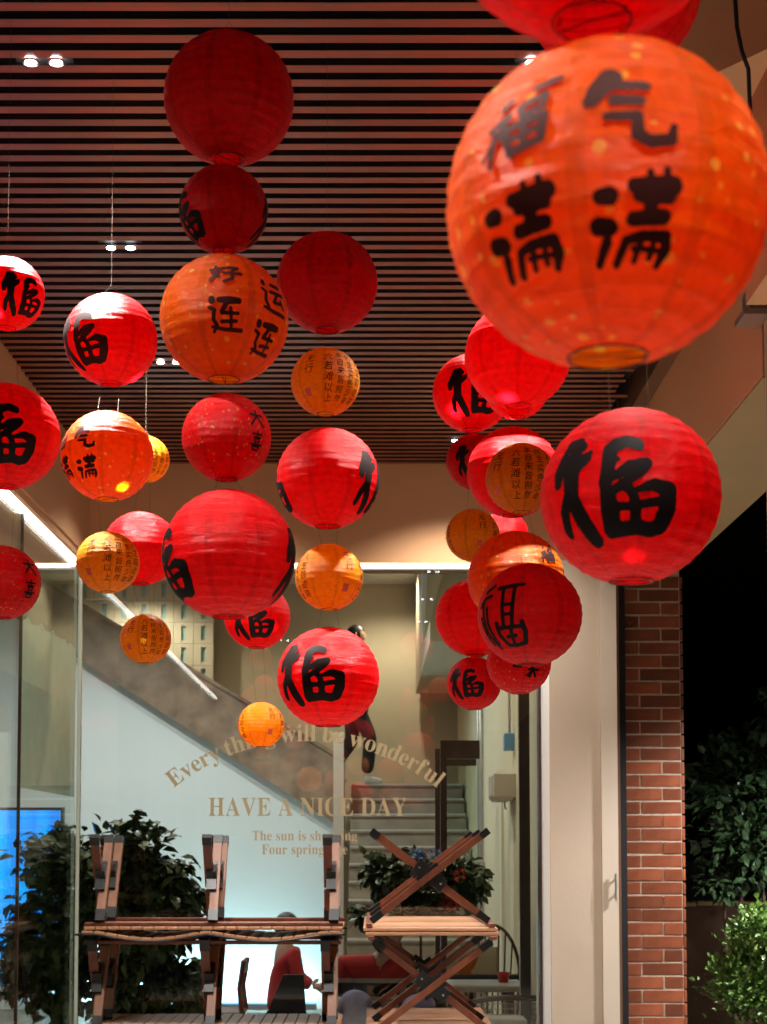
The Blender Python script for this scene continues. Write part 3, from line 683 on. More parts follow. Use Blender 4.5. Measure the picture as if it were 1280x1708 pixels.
# ------------------------------------------------------------------ folding tables
TL, TW, THT = 1.25, .60, .455
def make_table(label, height=THT, sag=0.0, twin=False):
    t = thing('folding_table', (0, 0, 0), label, 'table', 'stacked wooden folding tables')
    ns = 22; wd = TL / ns; stn = (-TL / 2 + .06, -.02, TL / 2 - .06)
    def dip(x):
        for a_, b_ in zip(stn, stn[1:]):
            if a_ < x < b_: return -sag * sin(pi * (x - a_) / (b_ - a_)) ** 1.3
        return 0
    sme = MB().bbox(.0015, wd - .0015, -TW / 2, TW / 2, -.002, .014, .003).mesh('slat', [M['wood_pale']])
    for i in range(ns):
        x = -TL / 2 + i * wd; s0, s1 = dip(x + .004), dip(x + wd - .004)
        link('top_slat', sme, None, t, (x, 0, height - .014 + min(s0, 0)), (0, -math.atan2(s1 - s0, wd), 0))
    if sag:
        for sy in (-1, 1):
            MB().tube([(x, sy * (TW / 2 + .004), height - .018 + dip(x)) for x in np.linspace(-TL / 2 - .03, TL / 2 + .02, 40)], .0055, 6).build('edge_cord', M['blackmetal'], t, smooth=True)
    ins = .09 if sag else .026
    for s in (-1, 1):
        MB().bbox(-TL / 2, TL / 2, s * (TW / 2 - ins) - .014, s * (TW / 2 - ins) + .014, height - .036 - sag, height - .0165 - sag, .003).build('rail', M['wood_red'], t)
    pairs = ((-TW / 2 + .02, -.035), (.035, TW / 2 - .02)) if twin else ((-TW / 2 + .045, TW / 2 - .045),)
    for k, x in enumerate(stn):
        for y0, y1 in pairs:
            yc, hw = (y0 + y1) / 2, (y1 - y0) / 2; sl = (height - .06) / (2 * hw); zc = (height - .038) / 2; c_ = min(1, .5 / sl * 1.3)
            for s, dx, mk in ((1, .0155, 'wood_leg' if twin else 'wood_red'), (-1, -.0155, 'wood_red')):
                A_ = Vector((x + dx, yc - s * hw, .012)); B_ = Vector((x + dx, yc + s * hw, height - .05)); D_ = (B_ - A_).normalized()
                lg = MB().bar(A_, B_, .029, .042, (1, 0, 0)).build('leg', M[mk], t)
                MB().bar(A_ - D_ * .012, A_ + D_ * .032, .032, .046, (1, 0, 0)).build('foot_cap', M['blackmetal'], lg)
                MB().bar(B_ - D_ * .05, B_ + D_ * .012, .032, .047, (1, 0, 0)).build('bracket', M['blackmetal'], lg)
            dv = Vector((0, hw, (height - .062) / 2)).normalized()
            m0 = Vector((x, yc, zc)); m1 = Vector((0, dv.y, -dv.z))
            pp_ = MB().bar(m0 - dv * .08, m0 + dv * .08, .063, .048, (1, 0, 0)).bar(m0 - m1 * .06, m0 + m1 * .06, .064, .046, (1, 0, 0)).build('pivot_plate', M['blackmetal'], t)
            for q_ in (-.06, 0, .06):
                p_ = m0 + dv * q_; MB().tube([p_ - Vector((.035, 0, 0)), p_ + Vector((.035, 0, 0))], .005, 8).build('rivet', M['steel'], pp_)
    return t
ZT = P(300, 1553, 7.55).z
cx = (P(132, 1553, 7.55).x + P(573, 1553, 7.55).x) / 2
tA = make_table('sagging slatted table in the middle of the left stack, on crossed legs', THT, .034, True)
tA.location = (cx, 7.85, ZT - THT)
tB = make_table('upturned folding table on top of the left stack, legs in the air', THT, 0, True)
tB.location = (cx + .01, 7.85, ZT + THT + .004); tB.rotation_euler = (pi, 0, 0)
tall = make_table('taller folding table at the bottom of the left stack', ZT - THT - .003, 0, True); tall.location = (cx, 7.85, 0)
cx2 = (P(606, 1553, 7.0).x + P(838, 1553, 7.0).x) / 2; zt2 = P(700, 1555, 7.0).z
tC = make_table('folding table with crossed legs in the middle of the right stack'); tC.location = (cx2, 7.62, zt2 - THT); tC.rotation_euler = (0, 0, pi / 2)
c = copy_tree(tC); c['label'] = 'upturned folding table crowning the right stack, its crossed legs pointing up'; c.location = (cx2 - .01, 7.62, zt2 + THT + .004); c.rotation_euler = (pi, 0, pi / 2)
c = make_table('taller folding table at the bottom of the right stack', zt2 - THT - .003); c.location = (cx2, 7.62, 0); c.rotation_euler = (0, 0, pi / 2)

# ------------------------------------------------------------------ indoor furniture
def round_leg_table(name, label, x0, x1, y0, y1, zt):
    t = thing(name, ((x0 + x1) / 2, (y0 + y1) / 2, 0), label, 'table'); a, b_ = (x1 - x0) / 2, (y1 - y0) / 2
    MB().bbox(-a, a, -b_, b_, zt - .035, zt, .008).build('tabletop', M['marble'], t)
    for sx_ in (-1, 1):
        for sy in (-1, 1):
            MB().tube([(sx_ * (a - .07), sy * (b_ - .07), 0), (sx_ * (a - .09), sy * (b_ - .09), zt - .036)], [.018, .026], 10).build('leg', M['chairwood'], t, smooth=True)
    return t
round_leg_table('dining_table', 'white topped dining table with the red cup standing behind it', P(735, 1640, 9.45).x, .93, 9.45, 10.05, P(800, 1646, 9.45).z)
round_leg_table('side_table', 'second white table top low at the bottom by the window edge', P(742, 1700, 8.72).x, .86, 8.72, 9.0, P(800, 1700, 8.72).z)
def cane_chair(x, y, rz, zt, label):
    t = thing('cane_chair', (x, y, 0), label, 'chair', 'chairs in the shop', rz)
    for sx_ in (-1, 1):
        MB().tube([(sx_ * .2, -.2, 0), (sx_ * .19, -.18, .44)], [.014, .02], 8).build('leg', M['chairwood'], t, smooth=True)
        MB().tube([(sx_ * .2, .22, 0), (sx_ * .2, .2, .44), (sx_ * .23, .24, zt - .06)], [.014, .02, .016], 8).build('leg', M['chairwood'], t, smooth=True)
    MB().bbox(-.23, .23, -.22, .22, .43, .465, .01).build('seat', M['cane'], t)
    arc = [(.27 * sin(a), .24 + .05 - .06 * cos(a) * 0 + .06 * (1 - abs(sin(a))) , zt - .05 + .05 * cos(a)) for a in np.linspace(-pi / 2, pi / 2, 13)]
    MB().tube(arc, .018, 8).build('top_rail', M['chairwood'], t, smooth=True)
    arc2 = [(q[0] * .93, q[1], zt - .28) for q in arc]
    MB().tube(arc2, .012, 8).build('lower_rail', M['chairwood'], t, smooth=True)
    mb = MB()
    for k in range(1, 12):
        p_, q_ = Vector(arc[k]), Vector(arc2[k]); mb.tube([p_, q_], .0028, 5, False)
        p_, q_ = Vector(arc[k]), Vector(arc2[12 - k])
    for k in range(1, 9):
        f_ = k / 9; mb.tube([Vector(a_).lerp(Vector(b_), f_) for a_, b_ in zip(arc[1:-1], arc2[1:-1])], .0028, 5, False)
    for k in range(1, 11):
        mb.tube([Vector(arc[k]), Vector(arc2[k + 1])], .0022, 4, False); mb.tube([Vector(arc[k + 1]), Vector(arc2[k])], .0022, 4, False)
    tag(mb.build('cane_panel', M['cane'], t), kind='stuff')
    return t
cane_chair(P(855, 1660, 9.2).x, 9.25, pi, P(855, 1662, 9.0).z, 'bent wood cane backed chair at the white tables')
# spindle chair
xa, ya = P(822, 1600, 10.35).x, 10.35
t = thing('spindle_chair', (xa, ya, 0), 'bow backed spindle chair by the cream wall', 'chair', 'chairs in the shop')
zt_ = P(838, 1549, ya).z; zb_ = .45
bow = [(.0 + .185 * cos(a), .05, zb_ + .02 + (zt_ - zb_) * (.45 + .55 * sin(a)) if 0 < a < pi else zb_) for a in np.linspace(0, pi, 17)]
bow = [(.16, .03, zb_)] + bow[1:-1] + [(-.16, .03, zb_)]
MB().tube(bow, .011, 8).build('bow', M['chairwood'], t, smooth=True)
for k in range(-3, 4):
    x_ = k * .045; zz_ = zb_ + .02 + (zt_ - zb_) * (.45 + .55 * math.sqrt(max(0, 1 - (x_ / .185) ** 2)))
    MB().tube([(x_ * .75, .02, zb_), (x_, .05, zz_)], .006, 6).build('spindle', M['chairwood'], t)
MB().bbox(-.2, .2, -.38, .06, zb_ - .03, zb_, .01).build('seat', M['chairwood'], t)
for sx_ in (-1, 1):
    for yy_ in (-.34, .02): MB().tube([(sx_ * .19, yy_, 0), (sx_ * .15, yy_, zb_ - .03)], .014, 8).build('leg', M['chairwood'], t)
# canvas with orange gourd picture
cz = P(780, 1632, 10.05).z; ca, cb = P(745, 1580, 10.1), P(828, 1632, 10.1)
t = thing('canvas_board', ((ca.x + cb.x) / 2, 10.1, .0), 'cream picture board with an orange gourd painted on it', 'picture')
wd = (cb.x - ca.x) / 2
MB().box(-wd, wd, 0, .02, cz, ca.z).build('board', M['wallyellow'], t)
MB().box(wd, wd + .012, -.005, .022, cz, ca.z).build('edge', M['gold'], t)
MB().tube([(0, .01, 0), (0, .01, cz)], .02, 8).build('easel', M['chairwood'], t)
M['gourd'] = mat('orange_paint', (.62, .17, .02), .6, var=.35, vs=18)
gp = [P(a, c_, 10.09) for a, c_ in ((765, 1625), (760, 1612), (768, 1600), (782, 1593), (790, 1584), (797, 1588), (798, 1600), (792, 1613), (785, 1622), (795, 1630), (790, 1630), (778, 1626))]
MB().prism([(g.x - t.location.x, g.z) for g in gp], -.005, -.001).build('painted_gourd', M['gourd'], t)
tzz = P(800, 1646, 9.45).z
a = P(840, 1625, 9.75)
t = thing('red_cup', (a.x, 9.75, tzz + .001), 'small red plastic cup standing on the white dining table', 'cup')
MB().lathe([(.03, 0), (.037, .05), (.042, .052), (.042, .062), (.036, .062), (.03, .008)], 18).build('body', M['redplastic'], t, smooth=True)
t = thing('serving_tray', (a.x - .1, 9.8, tzz + .001), 'long dark tray under the red cup', 'tray')
t.location.z -= .0; t.location.y = 10.0
MB().bbox(-.3, .28, -.04, .04, 0, .028, .006).build('body', M['blackmetal'], t)
# chairs and a bag at the centre
for px, lab, yy_, mk in ((403, 'wooden chair back left of the red coated person', 11.6, 'wood_red'),):
    a = P(px, 1600, yy_); t = thing('wooden_chair', (a.x, yy_, 0), lab, 'chair', 'chairs in the shop')
    zt_ = P(px, 1600, yy_).z
    for dy in (-.18, .18): MB().tube([(.02, dy, .42), (-.0, dy, .6), (.03, dy, zt_)], .018, 8).build('back_post', M[mk], t)
    MB().bbox(.01, .035, -.19, .19, zt_ - .1, zt_, .006).build('back_rail', M[mk], t)
    MB().bbox(-.38, .03, -.2, .2, .4, .43, .008).build('seat', M[mk], t)
    for x_ in (-.35, .0):
        for dy in (-.17, .17): MB().tube([(x_, dy, 0), (x_, dy, .4)], .016, 8).build('leg', M[mk], t)
a = P(483, 1650, 11.0); t = thing('black_chair', (a.x - .02, 11.0, 0), 'black padded chair back in front of the red coated person', 'chair', 'chairs in the shop')
zt_ = P(483, 1626, 11.0).z
MB().prism([(-.18, .42), (.14, .42), (.12, zt_), (-.02, zt_), (-.13, zt_ - .25)], -.03, .03).build('backrest', M['cloth_dark'], t)
MB().bbox(-.2, .2, -.4, .03, .38, .43, .01).build('seat', M['cloth_dark'], t)
for x_ in (-.18, .18):
    for y_ in (-.36, .0): MB().tube([(x_, y_, 0), (x_, y_, .38)], .012, 8).build('leg', M['blackmetal'], t)
a = P(328, 1650, 10.4); t = thing('black_backpack', (a.x, 10.4, .43), 'black bag propped on a stool beside the indoor tree', 'bag')
zz = P(328, 1618, 10.4).z - .43
MB().bbox(-.13, .12, -.1, .1, 0, zz, .04).build('body', M['cloth_dark'], t)
MB().bbox(-.1, .09, -.125, -.101, .05, zz * .55, .02).build('pocket', M['cloth_dark'], t)
t2 = thing('stool', (a.x, 10.4, 0), 'low stool carrying the black bag', 'stool')
MB().bbox(-.17, .17, -.16, .16, .39, .428, .008).build('seat', M['chairwood'], t2)
for x_ in (-.14, .14):
    for y_ in (-.13, .13): MB().tube([(x_, y_, 0), (x_, y_, .39)], .014, 8).build('leg', M['chairwood'], t2)

# ------------------------------------------------------------------ people
def skin(name, pts, edges, rad, mt, parent, levels=2):
    me = bpy.data.meshes.new(name); me.from_pydata([tuple(p) for p in pts], edges, []); me.materials.append(mt)
    o = link(name, me, None, parent)
    sk = o.modifiers.new('skin', 'SKIN'); sk.use_smooth_shade = True
    o.modifiers.new('sub', 'SUBSURF').levels = levels; o.modifiers['sub'].render_levels = levels
    d = me.skin_vertices[0].data
    for i, r_ in enumerate(rad):
        d[i].radius = r_ if hasattr(r_, '__len__') else (r_, r_); d[i].use_root = (i == 0)
    return o
def head(parent, c, r, face, mats=('skin', 'hair')):
    """head with nose, ears, and hair cap; face = unit direction in xy"""
    c = Vector(c); f_ = Vector((face[0], face[1], 0)).normalized(); s_ = Vector((-f_.y, f_.x, 0)); u_ = Vector((0, 0, 1))
    mb = MB(); vs = []; fs = []; N, K = 20, 14
    def pt(th, ph, k=1.0):
        d = f_ * (cos(ph) * cos(th)) + s_ * (cos(ph) * sin(th)); z_ = sin(ph)
        fx = d.dot(f_); rr = r * k
        x_ = d * rr * (.80 if True else 1); v = c + f_ * fx * rr * .95 + s_ * d.dot(s_) * rr * .78 + u_ * z_ * rr * (1.18 if z_ < 0 else 1.05)
        if z_ < 0: v += (c - v) * .0 - s_ * d.dot(s_) * rr * .25 * (-z_)
        if k == 1.0 and abs(th) < .16 and -.35 < ph < .12: v += f_ * r * .18 * (1 - abs(th) / .16)
        return v
    def sph(k, ph0, cut=None):
        vs = []; fs = []
        for j in range(K + 1):
            ph = ph0 + (pi / 2 - ph0) * j / K
            for i in range(N): vs.append(pt(-pi + 2 * pi * i / N, ph, k))
        for j in range(K):
            for i in range(N):
                a_ = -pi + 2 * pi * (i + .5) / N; ph = ph0 + (pi / 2 - ph0) * (j + .5) / K
                if cut and cut(a_, ph): continue
                i2 = (i + 1) % N; fs.append((j * N + i, j * N + i2, j * N + N + i2, j * N + N + i))
        return vs, fs
    v_, f2 = sph(1.0, -pi / 2); mb.add(v_, f2)
    for sg in (-1, 1):
        e_ = c + s_ * sg * r * .8; mb.add([e_ + u_ * .0 + u_ * r * .28, e_ - u_ * r * .25, e_ + s_ * sg * r * .14 - f_ * r * .2 + u_ * r * .2, e_ + s_ * sg * r * .1 - f_ * r * .15 - u_ * r * .15], [(0, 1, 3, 2), (2, 3, 1, 0)])
    hd = mb.build('head', M[mats[0]], parent, smooth=True)
    v_, f2 = sph(1.09, -1.0, lambda a_, ph: abs(a_) < 1.25 and ph < .55)
    MB().add(v_, f2).build('hair', M[mats[1]], parent, smooth=True)
    for sg in (-1, 1):
        MB().add([pt(sg * .38 + dx, .05 + dz, 1.01) for dx, dz in ((-.12, 0), (0, .06), (.12, 0), (0, -.05))], [(0, 1, 2, 3)]).build('eye', M['hair'], parent)
    MB().add([pt(dx, dz, 1.01) for dx, dz in ((-.22, -.52), (0, -.48), (.22, -.52), (0, -.58))], [(0, 1, 2, 3)]).build('mouth', M['cloth_red'], parent)
def hand(parent, wrist, d, thumb, r=.03):
    w_ = Vector(wrist); d = Vector(d).normalized(); th_ = Vector(thumb).normalized(); nn = d.cross(th_).normalized()
    pts = [w_, w_ + d * .05]; edges = [(0, 1)]; rad = [(r * .8, r * .6), (r * 1.0, r * .5)]
    for k, (o_, ln) in enumerate(((-.027, .05), (-.009, .062), (.009, .066), (.026, .058))):
        b0 = w_ + d * .075 + th_ * o_; b1 = b0 + d * ln * .5 + nn * .008; b2 = b0 + d * ln * .85 + nn * .028
        i0 = len(pts); pts += [b0, b1, b2]; edges += [(1, i0), (i0, i0 + 1), (i0 + 1, i0 + 2)]; rad += [.009, .0085, .007]
    i0 = len(pts); pts += [w_ + d * .03 + th_ * .038, w_ + d * .06 + th_ * .055 + nn * .015]; edges += [(0, i0), (i0, i0 + 1)]; rad += [.011, .008]
    return skin('hand', pts, edges, rad, M['skin'], parent, 1)
# person on the landing, walking up to the left
px0 = P(592, 1308, 16.75)
pe = thing('person', (px0.x, 16.75, ZL + .004), 'person in black trousers and pale shoes walking across the stair landing', 'person', None, pi)
sk_ = 1.70 / 1.7
J = lambda *a_: Vector(a_)
skin('body', [J(0, 0, .92), J(.01, 0, 1.12), J(.0, 0, 1.34), J(.0, 0, 1.45), J(-.01, 0, 1.54)], [(0, 1), (1, 2), (2, 3), (3, 4)], [(.13, .10), (.12, .09), (.15, .09), (.07, .06), (.045, .045)], M['cloth_dark'], pe)
skin('jacket', [J(0, 0, .95), J(.01, 0, 1.15), J(0, 0, 1.38), J(0, .18, 1.40), J(.08, .22, 1.13), J(-.05, .22, .92), J(0, -.18, 1.40), J(-.1, -.21, 1.15), J(.05, -.22, .95)],
     [(0, 1), (1, 2), (2, 3), (3, 4), (4, 5), (2, 6), (6, 7), (7, 8)], [(.15, .12), (.15, .12), (.15, .11), .07, .055, .045, .07, .055, .045], M['cloth_dark'], pe)
skin('trousers', [J(0, 0, .93), J(-.01, .08, .84), J(-.17, .1, .50), J(-.13, .1, .11), J(.03, -.08, .84), J(.03, -.09, .48), J(.24, -.09, .20)],
     [(0, 1), (1, 2), (2, 3), (0, 4), (4, 5), (5, 6)], [(.14, .11), .10, .08, .072, .10, .08, .072], M['cloth_dark'], pe)
for x_, y_, dz_ in ((-.15, .1, 0), (.24, -.09, .08)):
    skin('shoe', [J(x_ + .05, y_, .05 + dz_ * 1.4), J(x_ - .05, y_, .045 + dz_ * .7), J(x_ - .15, y_, .032)], [(0, 1), (1, 2)], [(.045, .05), (.042, .045), (.035, .03)], M['shoe'], pe)
head(pe, (-.01, 0, 1.62), .105, (-1, -.2))
hand(pe, (-.05, .22, .92), (-.3, 0, -1), (-1, 0, 0)); hand(pe, (.05, -.22, .95), (.1, 0, -1), (-1, 0, 0))
# child in a red coat, seen through the table legs
a = P(476, 1600, 12.0); cz = P(476, 1521, 12.0).z
pe = thing('person', (a.x, 12.0, 0), 'short person in a red coat behind the left table stack', 'person')
kz = cz / 1.15
skin('body', [J(0, 0, .5 * kz), J(0, 0, .7 * kz), J(0, 0, .86 * kz), J(0, 0, .95 * kz)], [(0, 1), (1, 2), (2, 3)], [.1, .1, .09, .04], M['skin'], pe)
skin('coat', [J(.0, 0, .34 * kz), J(0, 0, .5 * kz), J(0, 0, .72 * kz), J(0, 0, .86 * kz), J(.06, -.12, .84 * kz), J(.1, -.14, .64 * kz), J(.2, -.1, .58 * kz), J(.06, .12, .84 * kz), J(.1, .14, .64 * kz), J(.2, .1, .58 * kz)],
     [(0, 1), (1, 2), (2, 3), (3, 4), (4, 5), (5, 6), (3, 7), (7, 8), (8, 9)], [(.17, .14), (.15, .13), (.125, .11), (.1, .09), .055, .048, .042, .055, .048, .042], M['cloth_red'], pe)
skin('trousers', [J(0, 0, .42 * kz), J(0, .06, .36 * kz), J(0, .06, .06), J(0, -.06, .36 * kz), J(0, -.06, .06)], [(0, 1), (1, 2), (0, 3), (3, 4)], [.09, .065, .05, .065, .05], M['cloth_dark'], pe)
for y_ in (-.06, .06): skin('shoe', [J(-.03, y_, .04), J(.04, y_, .035), J(.1, y_, .03)], [(0, 1), (1, 2)], [.035, .034, .026], M['cloth_dark'], pe)
head(pe, (.01, 0, 1.04 * kz), .095, (1, -.3))
hand(pe, (.2, -.1, .58 * kz), (1, .2, -.2), (0, 0, 1), .024); hand(pe, (.2, .1, .58 * kz), (1, -.2, -.2), (0, 0, 1), .024)
# seated person in a striped jumper
def stripes():
    m = bpy.data.materials.new('striped_knit'); m.use_nodes = True; n = m.node_tree.nodes; l = m.node_tree.links; p = n['Principled BSDF']; p.inputs['Roughness'].default_value = .9
    tc = n.new('ShaderNodeTexCoord'); sx = n.new('ShaderNodeSeparateXYZ'); l.new(tc.outputs['Object'], sx.inputs[0])
    mr = n.new('ShaderNodeMapRange'); mr.inputs['From Min'].default_value = .5; mr.inputs['From Max'].default_value = 1.05; l.new(sx.outputs[2], mr.inputs['Value'])
    r = n.new('ShaderNodeValToRGB'); r.color_ramp.interpolation = 'CONSTANT'; cr = r.color_ramp
    wh, bk, rd = (.55, .5, .42, 1), (.015, .015, .02, 1), (.5, .03, .03, 1)
    stops = [(0, wh), (.06, bk), (.09, wh), (.13, bk), (.16, wh), (.2, bk), (.23, wh), (.27, bk), (.3, wh), (.46, bk), (.6, wh), (.645, rd)]
    cr.elements[0].position = 0; cr.elements[0].color = wh; cr.elements[1].position = .06; cr.elements[1].color = bk
    for p_, c_ in stops[2:]: e_ = cr.elements.new(p_); e_.color = c_
    l.new(mr.outputs[0], r.inputs[0]); l.new(r.outputs[0], p.inputs['Base Color']); return m
M['stripe'] = stripes()
a = P(628, 1640, 9.2)
pe = thing('person', (a.x, 9.25, 0), 'seated person in red, black and white striped jumper and lilac trousers', 'person')
oz = P(628, 1600, 9.2).z - 1.0      # shoulder line
S = lambda x_, y_, z_: Vector((x_, y_, z_ + oz))
skin('body', [S(.02, .05, .5), S(.0, .05, .75), S(.02, .03, .97), S(.05, .0, 1.02), S(.06, -.01, 1.05)], [(0, 1), (1, 2), (2, 3), (3, 4)], [(.13, .1), (.12, .1), (.12, .09), .05, .045], M['skin'], pe)
skin('jumper', [S(.02, .05, .5), S(.0, .05, .75), S(.02, .03, .97), S(-.17, .03, .96), S(-.22, -.02, .74), S(-.1, -.2, .74), S(.2, .03, .96), S(.27, -.03, .78), S(.16, -.2, .78)],
     [(0, 1), (1, 2), (2, 3), (3, 4), (4, 5), (2, 6), (6, 7), (7, 8)], [(.17, .13), (.16, .13), (.14, .12), .085, .075, .06, .085, .07, .055], M['stripe'], pe)
skin('trousers', [S(.02, .05, .47), S(-.1, -.0, .49), S(-.12, -.36, .82), S(-.12, -.36, .2), S(.14, -.0, .49), S(.26, -.36, .80), S(.24, -.38, .2)], [(0, 1), (1, 2), (2, 3), (0, 4), (4, 5), (5, 6)], [(.16, .13), .12, .095, .07, .12, .095, .07], M['cloth_blue'], pe)
for x_ in (-.12, .24): skin('shoe', [Vector((x_, -.36, .05)), Vector((x_, -.46, .045)), Vector((x_, -.56, .035))], [(0, 1), (1, 2)], [.045, .042, .035], M['cloth_dark'], pe)
head(pe, S(.06, -.02, 1.15), .105, (.8, -.6))
hand(pe, S(-.1, -.2, .74), (1, -.3, .3), (0, -1, .3)); hand(pe, S(.16, -.2, .78), (-1, -.3, 0), (0, -1, .3))
t = thing('stool', (pe.location.x + .02, 9.3, 0), 'low stool under the seated person in stripes', 'stool')
MB().bbox(-.2, .2, -.18, .2, .33 + oz, .36 + oz, .008).build('seat', M['chairwood'], t)
for x_ in (-.16, .16):
    for y_ in (-.14, .16): MB().tube([(x_, y_, 0), (x_, y_, .33 + oz)], .015, 8).build('leg', M['chairwood'], t)

# ------------------------------------------------------------------ brush characters
G = {}
G['fu'] = [[(22, 25, 2.5), (30, 26, 4.5), (35, 30, 3)], [(22, 28, 2.5), (20, 36, 3.5), (17, 44, 4), (17, 51, 3.5)], [(30, 31, 5), (28, 42, 6.5), (28, 52, 6), (28, 62, 5.5)],
           [(41, 34, 1.5), (38, 38, 4), (32, 42, 5)], [(25, 59, 3), (20, 70, 4), (18, 80, 4), (18, 83, 3.5)], [(29, 64, 5), (33, 76, 6), (37, 86, 6), (39, 90, 5.5)],
           [(53, 36, 4), (57, 31, 5), (64, 29, 4.5), (70, 31, 4.5), (72, 33, 3)], [(54, 34, 5), (53, 44, 4.5), (51, 56, 4)], [(53, 42, 3), (58, 41, 2)], [(56, 52, 2.5), (66, 46, 4), (75, 44.5, 4), (72, 49, 3.4), (64, 55, 3), (56, 60, 3)],
           [(52, 60, 4.5), (53, 72, 6), (53, 84, 6)], [(70, 60, 2), (80, 57.5, 4), (89, 60, 5), (89, 72, 6), (86, 82, 6), (80, 85, 5)], [(52, 86, 4), (60, 84, 5), (70, 83, 5), (80, 85, 5)],
           [(64, 58, 3), (68, 64, 3), (69, 74, 3.6), (69, 82, 4)], [(55, 70, 3), (66, 70, 2.6), (84, 67, 3)]]
G['fu2'] = [[(17, 51, 2), (27, 45, 2)], [(11, 65, 2), (16, 58, 2), (26, 56, 2)], [(16, 60, 2), (15, 75, 2), (17, 92, 2), (25, 109, 2)], [(11, 76, 1.5), (13, 93, 1.5), (17, 104, 1.5)], [(21, 67, 1.8), (21, 85, 1.8), (26, 104, 1.8)],
            [(34, 49, 2.5), (61, 46, 2)], [(40, 51, 2), (40, 86, 2)], [(52, 49, 2), (49, 86, 2)], [(41, 66, 1.6), (51, 66, 1.6)], [(41, 75, 1.6), (50, 75, 1.6)],
            [(32, 83, 2.4), (33, 95, 2.4), (40, 106, 2.2), (50, 107, 2.2), (62, 104, 2.6), (62, 92, 2.6), (59, 83, 2.4)], [(33, 88, 2), (61, 87, 2)], [(47, 89, 2), (48, 105, 2)], [(42, 97, 2), (52, 96, 2)]]
G['qi'] = [[(75, 28, 4), (71, 33, 3.4), (69, 36.5, 2.4)], [(76, 31, 2), (86, 31.5, 1.8)], [(76, 36.5, 2), (84, 36.8, 1.8)], [(74, 42, 1.5), (83, 42, 1.8), (83, 48, 2.1), (87, 50, 2.1), (93, 49, 2), (94, 45, 1.2)]]
G['man'] = [[(71, 66, 2.6), (74, 66, 3)], [(70, 75, 3), (74, 75.5, 3)], [(73, 80, 2), (70, 87, 1.6)], [(82, 63, 2.4), (95, 62.5, 3.2)], [(87, 59, 1.2), (87.5, 66, 2)], [(92.5, 58, 1.2), (93, 66, 2)], [(84, 66, 2.3), (94, 66, 2.3)],
            [(82, 73, 2.4), (93, 72, 2.6)], [(88, 64, 2.6), (88, 72, 2.6)], [(80, 80, 1.7), (77, 87, 1.7)], [(80, 79.5, 1.6), (86, 78, 1.8), (95, 78, 2.2), (96, 82, 2.2), (94, 87, 1.6)], [(86, 79, 1.2), (84, 86, 1.2)], [(91, 79, 1.2), (90, 85, 1.2)], [(83, 82, 1), (95, 82.5, 1)]]
G['fu3'] = [[(52, 27, 1.3), (60, 25, 1.4)], [(47, 33, 1.2), (56, 30.5, 1.3), (55, 35, 1.2), (48, 36.5, 1.2), (47, 33, 1.2)], [(42, 40, 1.4), (56, 38, 1.5), (55, 46, 1.5), (44, 48, 1.5), (42, 40, 1.4)], [(42, 44, 1.2), (55, 42, 1.2)], [(49, 39, 1.2), (49, 47, 1.2)],
            [(40, 31, 1.3), (43, 29, 1)], [(36, 38, 1.2), (43, 35, 1.3), (38, 42, 1.1), (33, 47, .8)], [(38, 40, 1.2), (36, 50, 1)], [(39, 40, 1), (42, 43, 1)]]
G['hao'] = [[(55, 26, 1.3), (68, 23.5, 1.6)], [(60, 22, 1.4), (57, 29, 1.3), (63, 33, 1.5)], [(64, 24, 1.3), (61, 31, 1.3), (56, 37, 1.4)], [(71, 23, 1.6), (80, 23, 1.9), (74, 28, 1.4)], [(67, 29, 1.4), (83, 29.5, 1.6)], [(75, 28, 1.6), (75, 35, 1.6), (68, 38, 1.6)]]
G['lian'] = [[(56, 49, 2.5), (56, 51, 2.5)], [(54, 56, 1.5), (58, 58, 1.6), (57, 65, 1.6), (60, 70, 1.6)], [(56, 71, 1.3), (66, 73, 1.6), (81, 73, 1.9)], [(60, 71, 1.3), (57, 75, 1.3)], [(62, 50, 2.4), (70, 50, 3.2), (77, 50, 2.6)], [(68, 52, 2), (64, 59, 1.8)], [(64, 60, 1.6), (77, 60, 1.4)], [(64, 67, 1.6), (76, 66, 1.4)], [(71, 56, 1.3), (72, 70, 1.4)]]
G['yun'] = [[(56, 49, 2.2), (56, 51, 2.2)], [(54, 56, 1.5), (58, 58, 1.6), (57, 65, 1.6), (60, 70, 1.6)], [(56, 71, 1.3), (66, 73, 1.6), (81, 73, 1.9)], [(65, 50, 1.8), (75, 50, 2.2)], [(63, 57, 1.8), (79, 56, 1.8)], [(71, 57, 1.5), (66, 65, 1.5), (76, 64, 1.5)], [(75, 61, 1.3), (79, 67, 1.5)]]
G['xi'] = [[(4, 6, 1.6), (26, 5, 1.7)], [(15, 0, 1.7), (15, 11, 1.6)], [(7, 11, 1.5), (23, 11, 1.6)], [(9, 14, 1.4), (21, 14, 1.4), (20, 19, 1.4), (10, 19, 1.4), (9, 14, 1.4)], [(2, 24, 1.6), (28, 23, 1.7)], [(11, 20, 1.3), (12, 23, 1.3)], [(19, 20, 1.3), (18, 23, 1.3)], [(7, 27, 1.7), (23, 27, 1.7), (21, 33, 1.7), (9, 33, 1.7), (7, 27, 1.7)]]
G['da'] = [[(3, 10, 1.8), (27, 9, 1.9)], [(15, 2, 1.9), (14, 12, 1.8), (4, 25, 1.5)], [(15, 12, 1.7), (26, 25, 2)]]
G['ci'] = [[(3, 5, 1.6), (12, 6.5, 1.4)], [(27, 5, 1.6), (26, 12, 1.7), (20, 17, 1.3)], [(22, 9, 1.6), (35, 9.5, 1.7)], [(28, 10, 1.6), (33, 18, 1.7)], [(26, 12, 1.5), (25, 19, 1.4), (20, 16, 1.2)]]
_gm = {}
